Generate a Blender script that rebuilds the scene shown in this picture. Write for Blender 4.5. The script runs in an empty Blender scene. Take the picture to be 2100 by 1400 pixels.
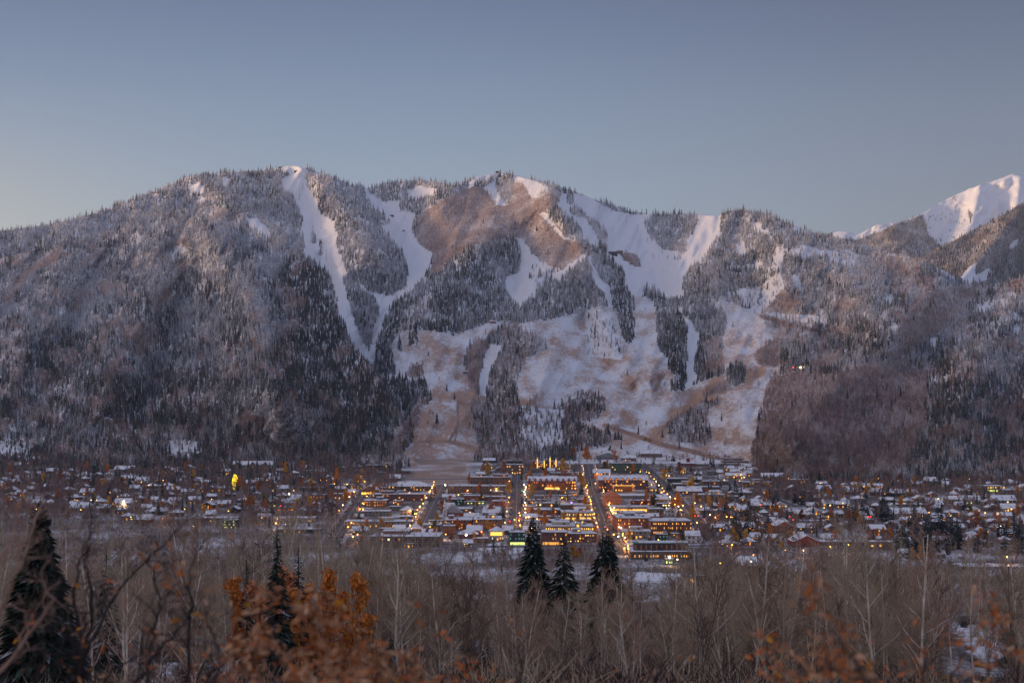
import bpy, math, random
import numpy as np
from mathutils import Vector, Matrix
R_ = math.radians
random.seed(7)
rng = np.random.default_rng(7)
sc = bpy.context.scene
COL = sc.collection

# ---------------------------------------------------------------- camera
F = 2885.0           # focal length in pixels of a 2100 px wide frame
HV = 860.0           # image row of the horizon
CZ = 110.0           # camera height above the valley floor
cam_d = bpy.data.cameras.new('camera')
cam = bpy.data.objects.new('camera', cam_d)
COL.objects.link(cam)
cam.location = (0, 0, CZ)
cam.rotation_euler = (R_(90), 0, 0)
cam_d.sensor_width = 36.0
cam_d.lens = 36.0 * F / 2100.0
cam_d.shift_y = (HV - 700.0) / 2100.0
cam_d.clip_start = 0.1
cam_d.clip_end = 60000
cam_d.dof.use_dof = True
cam_d.dof.focus_distance = 900
cam_d.dof.aperture_fstop = 3.0
sc.camera = cam

# ---------------------------------------------------------------- world, sun, exposure
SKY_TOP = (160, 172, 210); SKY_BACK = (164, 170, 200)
SUN_EL, SUN_AZ = 5.0, -100.0       # azimuth measured from the view direction, minus = left
w = bpy.data.worlds.new('World'); sc.world = w; w.use_nodes = True
nt = w.node_tree; nt.nodes.clear()
def N(t, k, **kw):
    n = t.nodes.new(k)
    for a, b in kw.items(): setattr(n, a, b)
    return n
sky = N(nt, 'ShaderNodeTexSky', sky_type='NISHITA', sun_disc=False)
sky.sun_elevation = R_(SUN_EL)
sky.sun_rotation = R_(SUN_AZ)
sky.altitude = 2400; sky.air_density = 1.0; sky.dust_density = 1.0; sky.ozone_density = 3.0
hsv = N(nt, 'ShaderNodeHueSaturation'); hsv.inputs['Saturation'].default_value = 0.6
tc = N(nt, 'ShaderNodeTexCoord'); sx = N(nt, 'ShaderNodeSeparateXYZ'); nt.links.new(tc.outputs['Generated'], sx.inputs[0])
def srgb(r, g, b, k=1.0):
    f = lambda c: (c / 255. / 12.92 if c < 11 else ((c / 255. + .055) / 1.055) ** 2.4) * k
    return (f(r), f(g), f(b), 1)
def wmap(src, a, b, c=0., d=1., it='SMOOTHSTEP'):
    m = N(nt, 'ShaderNodeMapRange', interpolation_type=it)
    for i, q in enumerate((a, b, c, d)): m.inputs[i + 1].default_value = q
    nt.links.new(src, m.inputs[0]); return m.outputs[0]
def wmix(f, a, b, bt='MIX'):
    m = N(nt, 'ShaderNodeMixRGB', blend_type=bt)
    for i, q in enumerate((f, a, b)):
        if isinstance(q, (int, float)): m.inputs[i].default_value = q
        elif isinstance(q, tuple): m.inputs[i].default_value = q
        else: nt.links.new(q, m.inputs[i])
    return m.outputs[0]
X_, Z_ = sx.outputs[0], sx.outputs[2]
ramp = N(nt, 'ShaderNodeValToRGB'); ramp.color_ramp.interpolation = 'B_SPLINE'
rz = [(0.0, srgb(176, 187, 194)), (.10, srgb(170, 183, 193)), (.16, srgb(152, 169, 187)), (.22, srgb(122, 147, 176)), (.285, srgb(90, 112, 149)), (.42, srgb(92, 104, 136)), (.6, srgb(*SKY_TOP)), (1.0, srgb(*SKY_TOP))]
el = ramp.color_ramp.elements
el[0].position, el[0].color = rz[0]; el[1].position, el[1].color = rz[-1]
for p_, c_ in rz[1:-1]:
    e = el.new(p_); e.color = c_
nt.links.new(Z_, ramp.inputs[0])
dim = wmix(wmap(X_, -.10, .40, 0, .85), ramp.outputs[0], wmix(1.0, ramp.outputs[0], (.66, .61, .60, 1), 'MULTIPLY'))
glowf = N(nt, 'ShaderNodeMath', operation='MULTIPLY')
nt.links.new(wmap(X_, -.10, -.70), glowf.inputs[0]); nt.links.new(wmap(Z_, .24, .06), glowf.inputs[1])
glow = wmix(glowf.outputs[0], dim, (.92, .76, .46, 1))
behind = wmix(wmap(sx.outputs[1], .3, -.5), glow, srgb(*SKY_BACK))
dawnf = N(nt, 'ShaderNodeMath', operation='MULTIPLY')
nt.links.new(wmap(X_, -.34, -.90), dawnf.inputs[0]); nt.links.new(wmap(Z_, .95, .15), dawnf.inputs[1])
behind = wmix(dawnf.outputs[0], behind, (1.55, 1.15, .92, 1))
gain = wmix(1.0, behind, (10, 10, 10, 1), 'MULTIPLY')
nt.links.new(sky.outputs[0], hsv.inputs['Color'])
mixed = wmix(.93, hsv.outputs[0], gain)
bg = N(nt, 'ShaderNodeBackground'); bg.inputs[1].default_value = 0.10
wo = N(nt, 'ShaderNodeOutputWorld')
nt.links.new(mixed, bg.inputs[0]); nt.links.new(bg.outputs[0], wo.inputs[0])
sd = bpy.data.lights.new('sun', 'SUN'); so = bpy.data.objects.new('sun', sd); COL.objects.link(so)
sd.energy = 5.0; sd.angle = R_(8.0); sd.color = (1.0, 0.60, 0.30)
sdir = Vector((math.sin(R_(SUN_AZ)) * math.cos(R_(SUN_EL)), math.cos(R_(SUN_AZ)) * math.cos(R_(SUN_EL)), math.sin(R_(SUN_EL))))
so.rotation_euler = sdir.to_track_quat('Z', 'Y').to_euler()
sc.view_settings.view_transform = 'Standard'; sc.view_settings.look = 'None'
sc.view_settings.gamma = 1.0; sc.view_settings.exposure = 0.0
sc.render.engine = 'CYCLES'
sc.cycles.max_bounces = 4; sc.cycles.diffuse_bounces = 3; sc.cycles.glossy_bounces = 2
sc.cycles.transmission_bounces = 2; sc.cycles.volume_bounces = 0
sc.cycles.use_denoising = True

# ---------------------------------------------------------------- helpers
def setp(o, label=None, cat=None, group=None, kind=None):
    if label: o['label'] = label
    if cat: o['category'] = cat
    if group: o['group'] = group
    if kind: o['kind'] = kind
    return o
def mesh_np(name, V, Fq, mats=(), smooth=False, idx=None):
    """V (n,3) floats, Fq (m,k) ints all the same k"""
    me = bpy.data.meshes.new(name)
    V = np.asarray(V, dtype=np.float32); Fq = np.asarray(Fq, dtype=np.int32)
    m, k = Fq.shape
    me.vertices.add(len(V)); me.vertices.foreach_set('co', V.ravel())
    me.loops.add(m * k); me.loops.foreach_set('vertex_index', Fq.ravel())
    me.polygons.add(m)
    me.polygons.foreach_set('loop_start', np.arange(0, m * k, k, dtype=np.int32))
    me.polygons.foreach_set('loop_total', np.full(m, k, dtype=np.int32))
    for mt in mats: me.materials.append(mt)
    if idx is not None: me.polygons.foreach_set('material_index', np.asarray(idx, dtype=np.int32))
    me.polygons.foreach_set('use_smooth', np.full(m, bool(smooth)))
    me.update(calc_edges=True); me.validate()
    return me
def link(name, data, parent=None, loc=None):
    o = bpy.data.objects.new(name, data); COL.objects.link(o)
    if parent is not None: o.parent = parent
    if loc is not None: o.location = loc
    return o
def attr(me, name, arr, typ='FLOAT'):
    a = me.attributes.new(name, typ, 'POINT')
    if typ == 'FLOAT': a.data.foreach_set('value', np.asarray(arr, dtype=np.float32))
    elif typ == 'INT': a.data.foreach_set('value', np.asarray(arr, dtype=np.int32))
    else: a.data.foreach_set('vector', np.asarray(arr, dtype=np.float32).ravel())

_perm = np.random.default_rng(3).random((256, 256))
def vnoise(x, y):
    xi = np.floor(x).astype(int); yi = np.floor(y).astype(int)
    fx = x - xi; fy = y - yi
    fx = fx * fx * (3 - 2 * fx); fy = fy * fy * (3 - 2 * fy)
    g = lambda a, b: _perm[a & 255, b & 255]
    return (g(xi, yi) * (1 - fx) + g(xi + 1, yi) * fx) * (1 - fy) + (g(xi, yi + 1) * (1 - fx) + g(xi + 1, yi + 1) * fx) * fy
def fbm(x, y, o=4):
    s = 0; a = .5; t = 0
    for i in range(o):
        s = s + a * vnoise(x * 2 ** i + 17.3 * i, y * 2 ** i + 9.1 * i); t += a; a *= .5
    return s / t - .5
def sstep(a, b, x):
    t = np.clip((x - a) / (b - a), 0, 1); return t * t * (3 - 2 * t)
def pip(poly, u, v):
    P = np.asarray(poly, float); r = np.zeros(u.shape, bool); n = len(P)
    lo, hi = P.min(0), P.max(0)
    sel = (u >= lo[0]) & (u <= hi[0]) & (v >= lo[1]) & (v <= hi[1])
    uu = u[sel]; vv = v[sel]; rr = np.zeros(uu.shape, bool)
    j = n - 1
    for i in range(n):
        xi, yi = P[i]; xj, yj = P[j]
        if yi != yj:
            c = ((yi > vv) != (yj > vv)) & (uu < (xj - xi) * (vv - yi) / (yj - yi) + xi)
            rr ^= c
        j = i
    r[sel] = rr
    return r
def pdist(line, u, v):
    P = np.asarray(line, float); d = np.full(u.shape, 1e9)
    for a, b in zip(P[:-1], P[1:]):
        ab = b - a; t = np.clip(((u - a[0]) * ab[0] + (v - a[1]) * ab[1]) / (ab @ ab), 0, 1)
        d = np.minimum(d, np.hypot(u - a[0] - t * ab[0], v - a[1] - t * ab[1]))
    return d
def lerp_line(line, u):
    P = np.asarray(line, float); return np.interp(u, P[:, 0], P[:, 1])

# ---------------------------------------------------------------- materials
MATS = {}
def bsdf(name, col, rough=.8, spec=.3, metal=0, emis=None, es=0, noise=None, attrs=None):
    if name in MATS: return MATS[name]
    m = bpy.data.materials.new(name); m.use_nodes = True; t = m.node_tree
    b = t.nodes['Principled BSDF']
    b.inputs['Base Color'].default_value = (*col, 1); b.inputs['Roughness'].default_value = rough
    b.inputs['Specular IOR Level'].default_value = spec; b.inputs['Metallic'].default_value = metal
    if emis: b.inputs['Emission Color'].default_value = (*emis, 1); b.inputs['Emission Strength'].default_value = es
    if noise:
        sc_, amt = noise
        tc = N(t, 'ShaderNodeTexCoord'); nz = N(t, 'ShaderNodeTexNoise'); nz.inputs['Scale'].default_value = sc_
        nz.inputs['Detail'].default_value = 5
        mr = N(t, 'ShaderNodeMapRange'); mr.inputs[1].default_value = .3; mr.inputs[2].default_value = .7
        mr.inputs[3].default_value = 1 - amt; mr.inputs[4].default_value = 1 + amt
        mx = N(t, 'ShaderNodeMixRGB', blend_type='MULTIPLY'); mx.inputs[0].default_value = 1; mx.inputs[1].default_value = (*col, 1)
        t.links.new(tc.outputs['Object'], nz.inputs[0]); t.links.new(nz.outputs[0], mr.inputs[0])
        t.links.new(mr.outputs[0], mx.inputs[2]); t.links.new(mx.outputs[0], b.inputs['Base Color'])
    MATS[name] = m
    return m

def terrain_mat(name, scale=1.0):
    """snow / grass / rock ground, driven by vertex attributes bare (how much shows through the snow) and col (what shows through)"""
    m = bpy.data.materials.new(name); m.use_nodes = True; t = m.node_tree; b = t.nodes['Principled BSDF']
    b.inputs['Roughness'].default_value = .85; b.inputs['Specular IOR Level'].default_value = .15
    geo = N(t, 'ShaderNodeNewGeometry')
    mp = N(t, 'ShaderNodeMapping'); mp.inputs['Scale'].default_value = (1 * scale, .35 * scale, 1.4 * scale)
    mp.inputs['Rotation'].default_value = (0, 0, R_(12))
    n1 = N(t, 'ShaderNodeTexNoise'); n1.inputs['Scale'].default_value = .11; n1.inputs['Detail'].default_value = 9; n1.inputs['Roughness'].default_value = .8
    n1.inputs['Distortion'].default_value = .6
    n2 = N(t, 'ShaderNodeTexNoise'); n2.inputs['Scale'].default_value = .006 * scale; n2.inputs['Detail'].default_value = 5
    ab = N(t, 'ShaderNodeAttribute', attribute_name='bare'); ac = N(t, 'ShaderNodeAttribute', attribute_name='col')
    t.links.new(geo.outputs['Position'], mp.inputs[0]); t.links.new(mp.outputs[0], n1.inputs[0]); t.links.new(geo.outputs['Position'], n2.inputs[0])
    ad = N(t, 'ShaderNodeMath', operation='ADD'); t.links.new(n1.outputs[0], ad.inputs[0]); n2s = N(t, 'ShaderNodeMapRange'); n2s.inputs[3].default_value = .25; n2s.inputs[4].default_value = .75; t.links.new(n2.outputs[0], n2s.inputs[0]); t.links.new(n2s.outputs[0], ad.inputs[1])
    n3 = N(t, 'ShaderNodeTexNoise'); n3.inputs['Scale'].default_value = .33; n3.inputs['Detail'].default_value = 6; n3.inputs['Roughness'].default_value = .75; t.links.new(mp.outputs[0], n3.inputs[0])
    n3s = N(t, 'ShaderNodeMapRange'); n3s.inputs[3].default_value = -.28; n3s.inputs[4].default_value = .28; t.links.new(n3.outputs[0], n3s.inputs[0])
    ad2 = N(t, 'ShaderNodeMath', operation='ADD'); t.links.new(ad.outputs[0], ad2.inputs[0]); t.links.new(n3s.outputs[0], ad2.inputs[1])
    sb = N(t, 'ShaderNodeMath', operation='ADD'); t.links.new(ad2.outputs[0], sb.inputs[0]); t.links.new(ab.outputs['Fac'], sb.inputs[1])
    mr = N(t, 'ShaderNodeMapRange', interpolation_type='SMOOTHSTEP'); mr.inputs[1].default_value = 1.32; mr.inputs[2].default_value = 1.66
    t.links.new(sb.outputs[0], mr.inputs[0])
    mx = N(t, 'ShaderNodeMixRGB'); mx.inputs[1].default_value = (.74, .76, .80, 1)
    cv = N(t, 'ShaderNodeMapRange'); cv.inputs[1].default_value = .3; cv.inputs[2].default_value = .7; cv.inputs[3].default_value = .55; cv.inputs[4].default_value = 1.35; t.links.new(n3.outputs[0], cv.inputs[0])
    cm = N(t, 'ShaderNodeMixRGB', blend_type='MULTIPLY'); cm.inputs[0].default_value = 1; t.links.new(ac.outputs['Color'], cm.inputs[1]); t.links.new(cv.outputs[0], cm.inputs[2])
    t.links.new(mr.outputs[0], mx.inputs[0]); t.links.new(cm.outputs[0], mx.inputs[2])
    t.links.new(mx.outputs[0], b.inputs['Base Color'])
    bp = N(t, 'ShaderNodeBump'); bp.inputs['Strength'].default_value = .5; bp.inputs['Distance'].default_value = 4.0 / scale
    t.links.new(n1.outputs[0], bp.inputs['Height']); t.links.new(bp.outputs[0], b.inputs['Normal'])
    return m
M_TERR = terrain_mat('snowy_mountain_ground')
M_GRD = terrain_mat('snowy_valley_ground', 3.0)

# ---------------------------------------------------------------- mountain outlines (crest rows), in pixel coordinates of the photo -> turned to world points by distance
SKY = [(-200,520),(-80,493),(0,475),(80,463),(140,453),(200,435),(270,410),(330,386),(380,363),(430,356),(480,352),(540,350),(575,343),(600,339),(640,348),(680,363),(720,380),(745,380),(752,386),(800,374),(860,369),(920,379),(940,382),(960,368),(1000,359),(1020,354),(1060,360),(1085,366),(1130,377),(1180,394),(1230,413),(1290,433),(1340,440),(1400,438),(1430,440),(1475,442),(1484,436),(1520,430),(1580,440),(1620,460),(1690,484),(1750,498),(1800,510),(1850,521),(1900,541),(1950,561),(1980,580),(2000,585),(2030,584),(2060,578),(2100,570),(2200,550),(2320,530)]
LCR = [(-200,570),(-80,548),(0,530),(100,507),(200,482),(300,452),(377,424),(430,455),(500,474),(560,516),(620,536),(660,556),(685,606),(697,664),(720,714),(765,756),(800,806),(820,852),(834,905),(850,945),(860,960)]
FCR = [(1560,500),(1690,482),(1712,477),(1725,474),(1745,477),(1757,482),(1775,474),(1800,460),(1830,457),(1860,453),(1900,432),(1950,404),(1990,386),(2040,370),(2075,357),(2100,362),(2150,390),(2260,420),(2400,470)]
GCR = [(1750,560),(1850,548),(1920,512),(1980,480),(2040,450),(2100,415),(2180,370),(2300,350),(2420,360)]

def bumps(u, v, feats):
    d = 0
    for pts, A, wd in feats:
        d = d - 1.5 * A * np.exp(-(pdist(pts, u, v) / wd) ** 1.5)
    return d
MAIN_F = [
 ([(610,340),(680,400),(740,480),(800,560),(835,600)],170,45), ([(400,360),(450,400),(520,450),(600,520)],120,50),
 ([(1130,400),(1150,440),(1180,480),(1203,525),(1190,560)],190,40), ([(1130,400),(1050,450),(960,520),(890,600),(800,680)],150,55),
 ([(1500,430),(1450,520),(1425,600),(1400,700)],120,50), ([(1520,425),(1620,510),(1720,560),(1800,640)],160,60),
 ([(1870,522),(1905,570),(1880,640),(1800,720),(1700,800),(1600,900)],200,75), ([(2110,570),(2020,700),(1930,850)],170,70),
 ([(1060,670),(1120,730),(1080,800)],110,60), ([(1480,620),(1520,720),(1500,850)],90,60), ([(1240,590),(1235,640),(1250,700)],70,30),
 ([(1390,640),(1390,790)],60,40), ([(900,720),(930,830),(900,940)],80,50),
 ([(750,385),(800,440),(862,520),(805,620),(765,745)],-260,50), ([(1300,440),(1340,560),(1380,620),(1415,720),(1405,810)],-140,50),
 ([(1190,660),(1215,730),(1290,800)],-90,25), ([(1060,500),(1050,600)],-110,40), ([(1990,585),(1950,650),(1900,720)],-170,50),
 ([(630,370),(650,520),(700,640),(757,740)],-110,35), ([(1560,620),(1700,700),(1850,760)],-90,40), ([(1000,700),(990,810)],-60,20)]
def D_main(u, v):
    t = 945 + 38 * sstep(1490, 1640, u) - v
    d = 2285 - 430 * sstep(1490, 1640, u) + t * 4.7 + 0.0022 * np.clip(t, 0, 700) ** 2
    # the right shoulder stands nearer than the summits
    d = d - 250 * sstep(1400, 1750, u) * sstep(100, 420, t) * (1 - .3 * sstep(1900, 2200, u))
    fade = sstep(-5, 80, t)
    d = d + bumps(u, v, MAIN_F) * fade
    x = u / 60.0; y = v / 60.0
    d = d + fade * (260 * fbm(x * .8 + y * .25, y * .5 - x * .1 + 3) + 100 * fbm(x * 3 + y * 1.5, y * 1.2 + 8, 4))
    return d
LEFT_F = [([(430,457),(500,560),(528,680),(560,800),(600,900)],400,85), ([(300,470),(330,560),(250,700),(200,850)],110,50), ([(150,520),(100,640),(30,780)],110,50),
 ([(380,560),(330,700),(300,850)],-110,45), ([(200,560),(130,720),(60,860)],-100,45), ([(600,560),(650,700),(700,850)],60,40), ([(440,600),(440,760)],-60,35)]
def D_left(u, v):
    t = 950 - v
    d = 2150 + t * 3.7 + 0.0010 * np.clip(t, 0, 700) ** 2
    d = d + 250 * sstep(300, -100, u)
    fade = sstep(-5, 170, t)
    d = d + bumps(u, v, LEFT_F) * fade
    x = u / 60.0; y = v / 60.0
    d = d + fade * (240 * fbm(x * 1.1 + y * .8, (y - x) * .35 + 3) + 100 * fbm(x * 3 + y * 2.2, (y - x) * .9 + 8, 4))
    return d
def D_far(u, v):
    t = 620 - v
    d = 8600 + t * 9
    d = d + bumps(u, v, [([(2075,357),(2010,420),(1960,520)],150,40),([(1830,457),(1850,520),(1850,580)],110,50),([(1970,430),(1900,560)],-140,35),([(2140,380),(2120,460)],130,30),([(2050,400),(2060,470)],-120,22),([(2095,370),(2080,430)],70,12)])
    x = u / 50.; y = v / 50.
    return d + 320 * fbm(x * 1.6 + y * .6, y * 1.2 + 5, 5)
def D_spur(u, v):
    t = 620 - v
    d = 6900 + t * 6
    d = d + bumps(u, v, [([(2100,420),(2020,520),(1960,590)],200,40),([(2150,480),(2080,570)],-200,40)])
    x = u / 50.; y = v / 50.
    return d + 200 * fbm(x * 1.2 + y * 1.2, y * .5 - x * .5 + 5, 5)
def world(u, v, D):
    return np.stack([(u - 1050.) / F * D, D, CZ + (HV - v) / F * D], -1)

# ---------------------------------------------------------------- what grows where (outlines of the pistes and woods)
ZONES = [
 # (class, outline)  S clean snow, G snow with grass, C conifers, A bare aspens, M mixed, L few conifers on snow, R bare rock
 ('A',[(847,467),(853,447),(900,413),(933,397),(960,387),(1000,385),(1037,425),(1060,395),(1083,395),(1110,400),(1130,387),(1150,395),(1148,420),(1120,430),(1150,465),(1200,500),(1205,525),(1160,565),(1225,574),(1150,575),(1130,550),(1095,520),(1070,490),(1000,492),(950,515),(900,560),(870,600),(885,540),(887,517),(857,500)]),
 ('L',[(1106,540),(1150,553),(1170,558),(1150,572),(1129,578),(1106,592),(1090,580),(1086,549)]),
 ('C',[(790,653),(810,620),(860,590),(900,560),(930,530),(975,500),(1000,492),(1040,490),(1067,503),(1066,560),(1032,572),(1040,600),(1055,632),(1062,655),(1030,662),(985,663),(950,677),(900,667),(850,672),(806,694),(800,720),(806,745),(780,760),(765,752),(775,700)]),
 ('M',[(830,640),(880,600),(900,620),(890,660),(850,672),(806,694)]),
 ('C',[(1069,629),(1097,606),(1129,574),(1160,569),(1223,574),(1237,603),(1234,620),(1200,637),(1160,649),(1057,665)]),
 ('M',[(1480,620),(1700,650),(1660,760),(1560,745),(1545,730),(1590,690)]),
 ('A',[(1548,735),(1560,712),(1600,690),(1660,700),(1640,735),(1590,752),(1556,750)]),
 ('A',[(1575,775),(1620,765),(1700,770),(1800,740),(1900,760),(1900,860),(1850,980),(1540,985),(1535,920),(1555,890)]),
 ('A',[(1880,600),(1960,590),(2010,600),(1960,650),(1900,700),(1850,730),(1830,700)]),
 ('C',[(1600,705),(1625,700),(1650,715),(1640,750),(1600,745)]),
 ('M',[(560,880),(640,900),(700,940),(830,930),(845,960),(560,985)]),
 ('A',[(790,930),(830,870),(860,820),(885,815),(866,840),(857,877),(843,895),(820,930)]),
 ('G',[(1185,900),(1540,912),(1545,962),(1180,962)]),
 ('A',[(970,915),(1030,905),(1090,925),(1100,950),(1000,960),(975,945)]),
 ('M',[(970,820),(1000,815),(1060,830),(1070,870),(1150,865),(1160,930),(1060,935),(985,925),(972,886)]),
 ('S',[(553,347),(590,340),(610,336),(633,350),(627,363),(633,390),(647,410),(657,440),(680,453),(690,473),(690,500),(700,533),(713,560),(707,572),(690,568),(673,558),(640,534),(620,520),(627,500),(617,480),(620,440),(607,423),(603,400),(580,387),(577,367),(597,360),(573,350)]),
 ('S',[(672,555),(700,566),(712,600),(720,640),(738,690),(752,715),(765,740),(764,756),(748,740),(722,704),(706,665),(694,640),(686,600)]),
 ('S',[(747,383),(755,392),(787,417),(820,410),(820,433),(853,440),(843,473),(857,500),(887,517),(883,547),(860,583),(807,622),(787,660),(775,700),(766,752),(754,744),(760,710),(770,665),(780,632),(765,612),(740,590),(728,570),(760,600),(792,607),(833,592),(838,560),(825,517),(800,487),(780,463),(800,460),(790,440),(767,427),(750,405)]),
 ('S',[(835,390),(860,383),(895,388),(890,400),(855,408),(835,402)]),
 ('S',[(500,447),(530,450),(545,465),(560,490),(540,485),(515,465)]),
 ('S',[(387,380),(410,376),(420,392),(400,400),(388,398)]), ('S',[(195,433),(228,424),(228,430),(200,437)]),
 ('S',[(457,362),(466,362),(466,382),(457,378)]), ('S',[(405,408),(425,405),(420,417),(407,416)]),
 ('S',[(960,377),(983,362),(1000,352),(1037,350),(1037,359),(1017,364),(983,374),(960,388)]),
 ('S',[(993,384),(1013,371),(1017,390),(1027,407),(1037,422),(1020,417),(1007,403)]),
 ('S',[(1054,355),(1080,363),(1123,386),(1109,397),(1094,409),(1083,394),(1077,386),(1057,380)]),
 ('S',[(1151,398),(1177,396),(1211,405),(1234,421),(1257,432),(1286,439),(1343,441),(1400,434),(1431,436),(1477,438),(1477,483),(1457,506),(1443,534),(1420,546),(1400,574),(1397,612),(1371,613),(1343,605),(1326,591),(1314,611),(1291,604),(1283,586),(1280,557),(1263,543),(1249,529),(1243,514),(1226,505),(1211,511),(1200,500),(1194,477),(1166,440),(1140,423),(1149,411)]),
 ('S',[(1106,437),(1123,437),(1128,455),(1146,472),(1157,484),(1170,496),(1156,490),(1138,474),(1116,446)]),
 ('S',[(1054,489),(1069,491),(1083,506),(1094,523),(1106,537),(1106,543),(1086,549),(1086,574),(1097,589),(1106,589),(1094,606),(1069,631),(1063,633),(1051,623),(1038,591),(1037,571),(1063,560),(1069,537),(1069,511)]),
 ('S',[(1197,523),(1204,529),(1160,562),(1138,574),(1134,566)]),
 ('S',[(1200,523),(1211,529),(1217,546),(1237,580),(1257,589),(1251,600),(1257,628),(1251,634),(1244,628),(1237,603),(1217,574),(1209,546)]),
 ('G',[(1058,666),(1100,661),(1171,645),(1225,631),(1257,630),(1265,640),(1268,660),(1275,690),(1290,708),(1299,690),(1302,660),(1290,620),(1283,600),(1293,602),(1335,615),(1343,640),(1345,670),(1350,700),(1360,730),(1371,738),(1375,765),(1385,770),(1374,800),(1400,803),(1440,782),(1490,765),(1530,750),(1560,752),(1612,755),(1580,775),(1573,790),(1562,830),(1553,880),(1548,900),(1540,918),(1500,930),(1450,938),(1400,935),(1340,925),(1290,905),(1250,895),(1205,890),(1190,870),(1225,860),(1245,835),(1230,812),(1180,806),(1160,830),(1120,840),(1065,830),(1060,790),(1061,770),(1078,734),(1120,718),(1123,704),(1090,685),(1062,680)]),
 ('G',[(1457,621),(1486,619),(1517,631),(1557,646),(1571,666),(1595,683),(1586,694),(1557,714),(1546,731),(1554,749),(1586,754),(1603,763),(1571,777),(1529,790),(1500,795),(1486,762),(1480,743),(1483,720),(1480,700),(1491,657),(1480,637),(1457,634)]),
 ('S',[(1386,637),(1400,628),(1403,652),(1420,664),(1428,678),(1436,683),(1431,714),(1424,737),(1424,763),(1430,771),(1424,785),(1404,803),(1407,771),(1405,743),(1408,714),(1407,680),(1396,655)]),
 ('G',[(806,697),(834,677),(886,680),(923,686),(957,680),(1000,663),(1034,660),(1026,674),(1009,683),(997,697),(971,700),(960,714),(951,749),(960,771),(966,800),(983,811),(997,811),(996,820),(969,823),(969,857),(971,886),(986,914),(975,931),(965,960),(957,1003),(871,1006),(834,985),(846,966),(829,937),(829,923),(846,914),(846,900),(843,891),(857,877),(866,837),(886,820),(880,800),(874,783),(837,780),(817,774),(807,743),(800,717)]),
 ('S',[(1006,706),(1029,709),(1029,723),(1014,749),(1003,771),(997,813),(983,811),(983,783),(989,754),(994,731),(1004,714)]),
 ('L',[(1057,889),(1071,874),(1143,866),(1160,880),(1150,917),(1109,922),(1086,906)]),
 ('L',[(1065,830),(1160,842),(1157,866),(1080,868)]),
 ('L',[(1540,600),(1600,560),(1610,590),(1560,640),(1690,650),(1700,668),(1640,660),(1560,645),(1520,632)]),
 ('L',[(1200,655),(1225,640),(1250,650),(1268,700),(1277,737),(1240,733),(1209,731),(1202,700)]),
 ('C',[(1260,600),(1300,617),(1303,631),(1289,649),(1302,663),(1300,694),(1291,706),(1283,697),(1272,674),(1267,651),(1258,631)]),
 ('C',[(1214,506),(1229,503),(1243,523),(1260,537),(1277,557),(1283,586),(1291,603),(1300,617),(1263,607),(1243,580),(1229,557),(1215,534)]),
 ('C',[(1337,614),(1351,606),(1383,629),(1400,651),(1410,680),(1409,743),(1406,771),(1409,783),(1400,797),(1377,804),(1374,794),(1386,771),(1371,760),(1369,737),(1354,720),(1346,700),(1343,643)]),
 ('C',[(1317,594),(1329,589),(1351,600),(1354,611),(1343,617),(1317,611)]),
 ('C',[(1400,590),(1457,600),(1457,629),(1480,637),(1491,657),(1480,700),(1483,720),(1480,743),(1486,760),(1443,769),(1425,763),(1425,737),(1431,714),(1436,683),(1426,676),(1417,663),(1400,645)]),
 ('A',[(1440,700),(1480,690),(1484,760),(1443,772),(1450,730)]),
 ('C',[(1491,762),(1503,748),(1520,748),(1531,768),(1525,788),(1505,795),(1491,788)]),
 ('A',[(1450,800),(1490,780),(1500,795),(1460,812),(1440,812)]),
 ('M',[(1366,874),(1386,857),(1414,843),(1443,826),(1480,820),(1460,840),(1449,857),(1457,880),(1459,906),(1437,917),(1400,908),(1371,893)]),
 ('M',[(1157,826),(1186,806),(1214,811),(1246,823),(1243,837),(1223,860),(1191,872),(1250,892),(1255,915),(1180,925),(1155,910)]),
 ('A',[(1334,783),(1349,766),(1366,769),(1357,786),(1349,803),(1334,797)]),
 ('A',[(963,709),(980,694),(997,700),(1006,711),(991,737),(983,777),(981,809),(963,797),(955,760),(958,729)]),
 ('M',[(1029,680),(1057,657),(1074,680),(1091,689),(1123,706),(1120,716),(1080,734),(1060,780),(1057,830),(1000,815),(1000,783),(1014,749),(1031,723)]),
 ('A',[(834,771),(843,751),(869,746),(869,766),(857,777)]),
 ('C',[(1323,460),(1340,440),(1371,429),(1400,426),(1429,431),(1433,449),(1423,477),(1406,497),(1406,525),(1391,525),(1389,516),(1360,513),(1329,488)]),
 ('A',[(1277,516),(1300,519),(1314,533),(1314,549),(1290,543),(1277,532)]),
 ('L',[(1335,523),(1400,527),(1400,534),(1335,530)]),
 ('M',[(1169,425),(1183,423),(1206,443),(1229,457),(1243,471),(1249,514),(1231,513),(1220,483),(1211,462),(1194,448),(1169,439)]),
 ('C',[(1123,429),(1143,426),(1160,437),(1183,463),(1194,480),(1196,499),(1171,496),(1154,479),(1147,463),(1126,451)]),
 ('C',[(1163,399),(1176,399),(1177,420),(1163,418)]), ('M',[(1194,490),(1208,490),(1208,512),(1194,512)]),
 ('C',[(1014,366),(1040,364),(1060,372),(1057,392),(1045,405),(1028,398),(1017,385)]),
 ('A',[(1048,376),(1070,372),(1083,392),(1075,410),(1055,408)]),
 ('C',[(640,478),(646,478),(648,500),(640,500)]), ('C',[(654,495),(662,495),(664,512),(655,512)]), ('C',[(654,517),(660,517),(660,532),(654,532)]),
 ('C',[(840,690),(846,690),(846,712),(838,712)]), ('C',[(818,703),(824,703),(824,720),(818,720)]), ('C',[(848,678),(853,678),(856,710),(850,710)]),
 # front left mountain
 ('L',[(340,520),(375,500),(385,510),(350,535)]), ('R',[(508,574),(520,572),(528,592),(518,604),(508,600)]), ('R',[(520,684),(536,680),(542,706),(530,722),(512,706)]),
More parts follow.
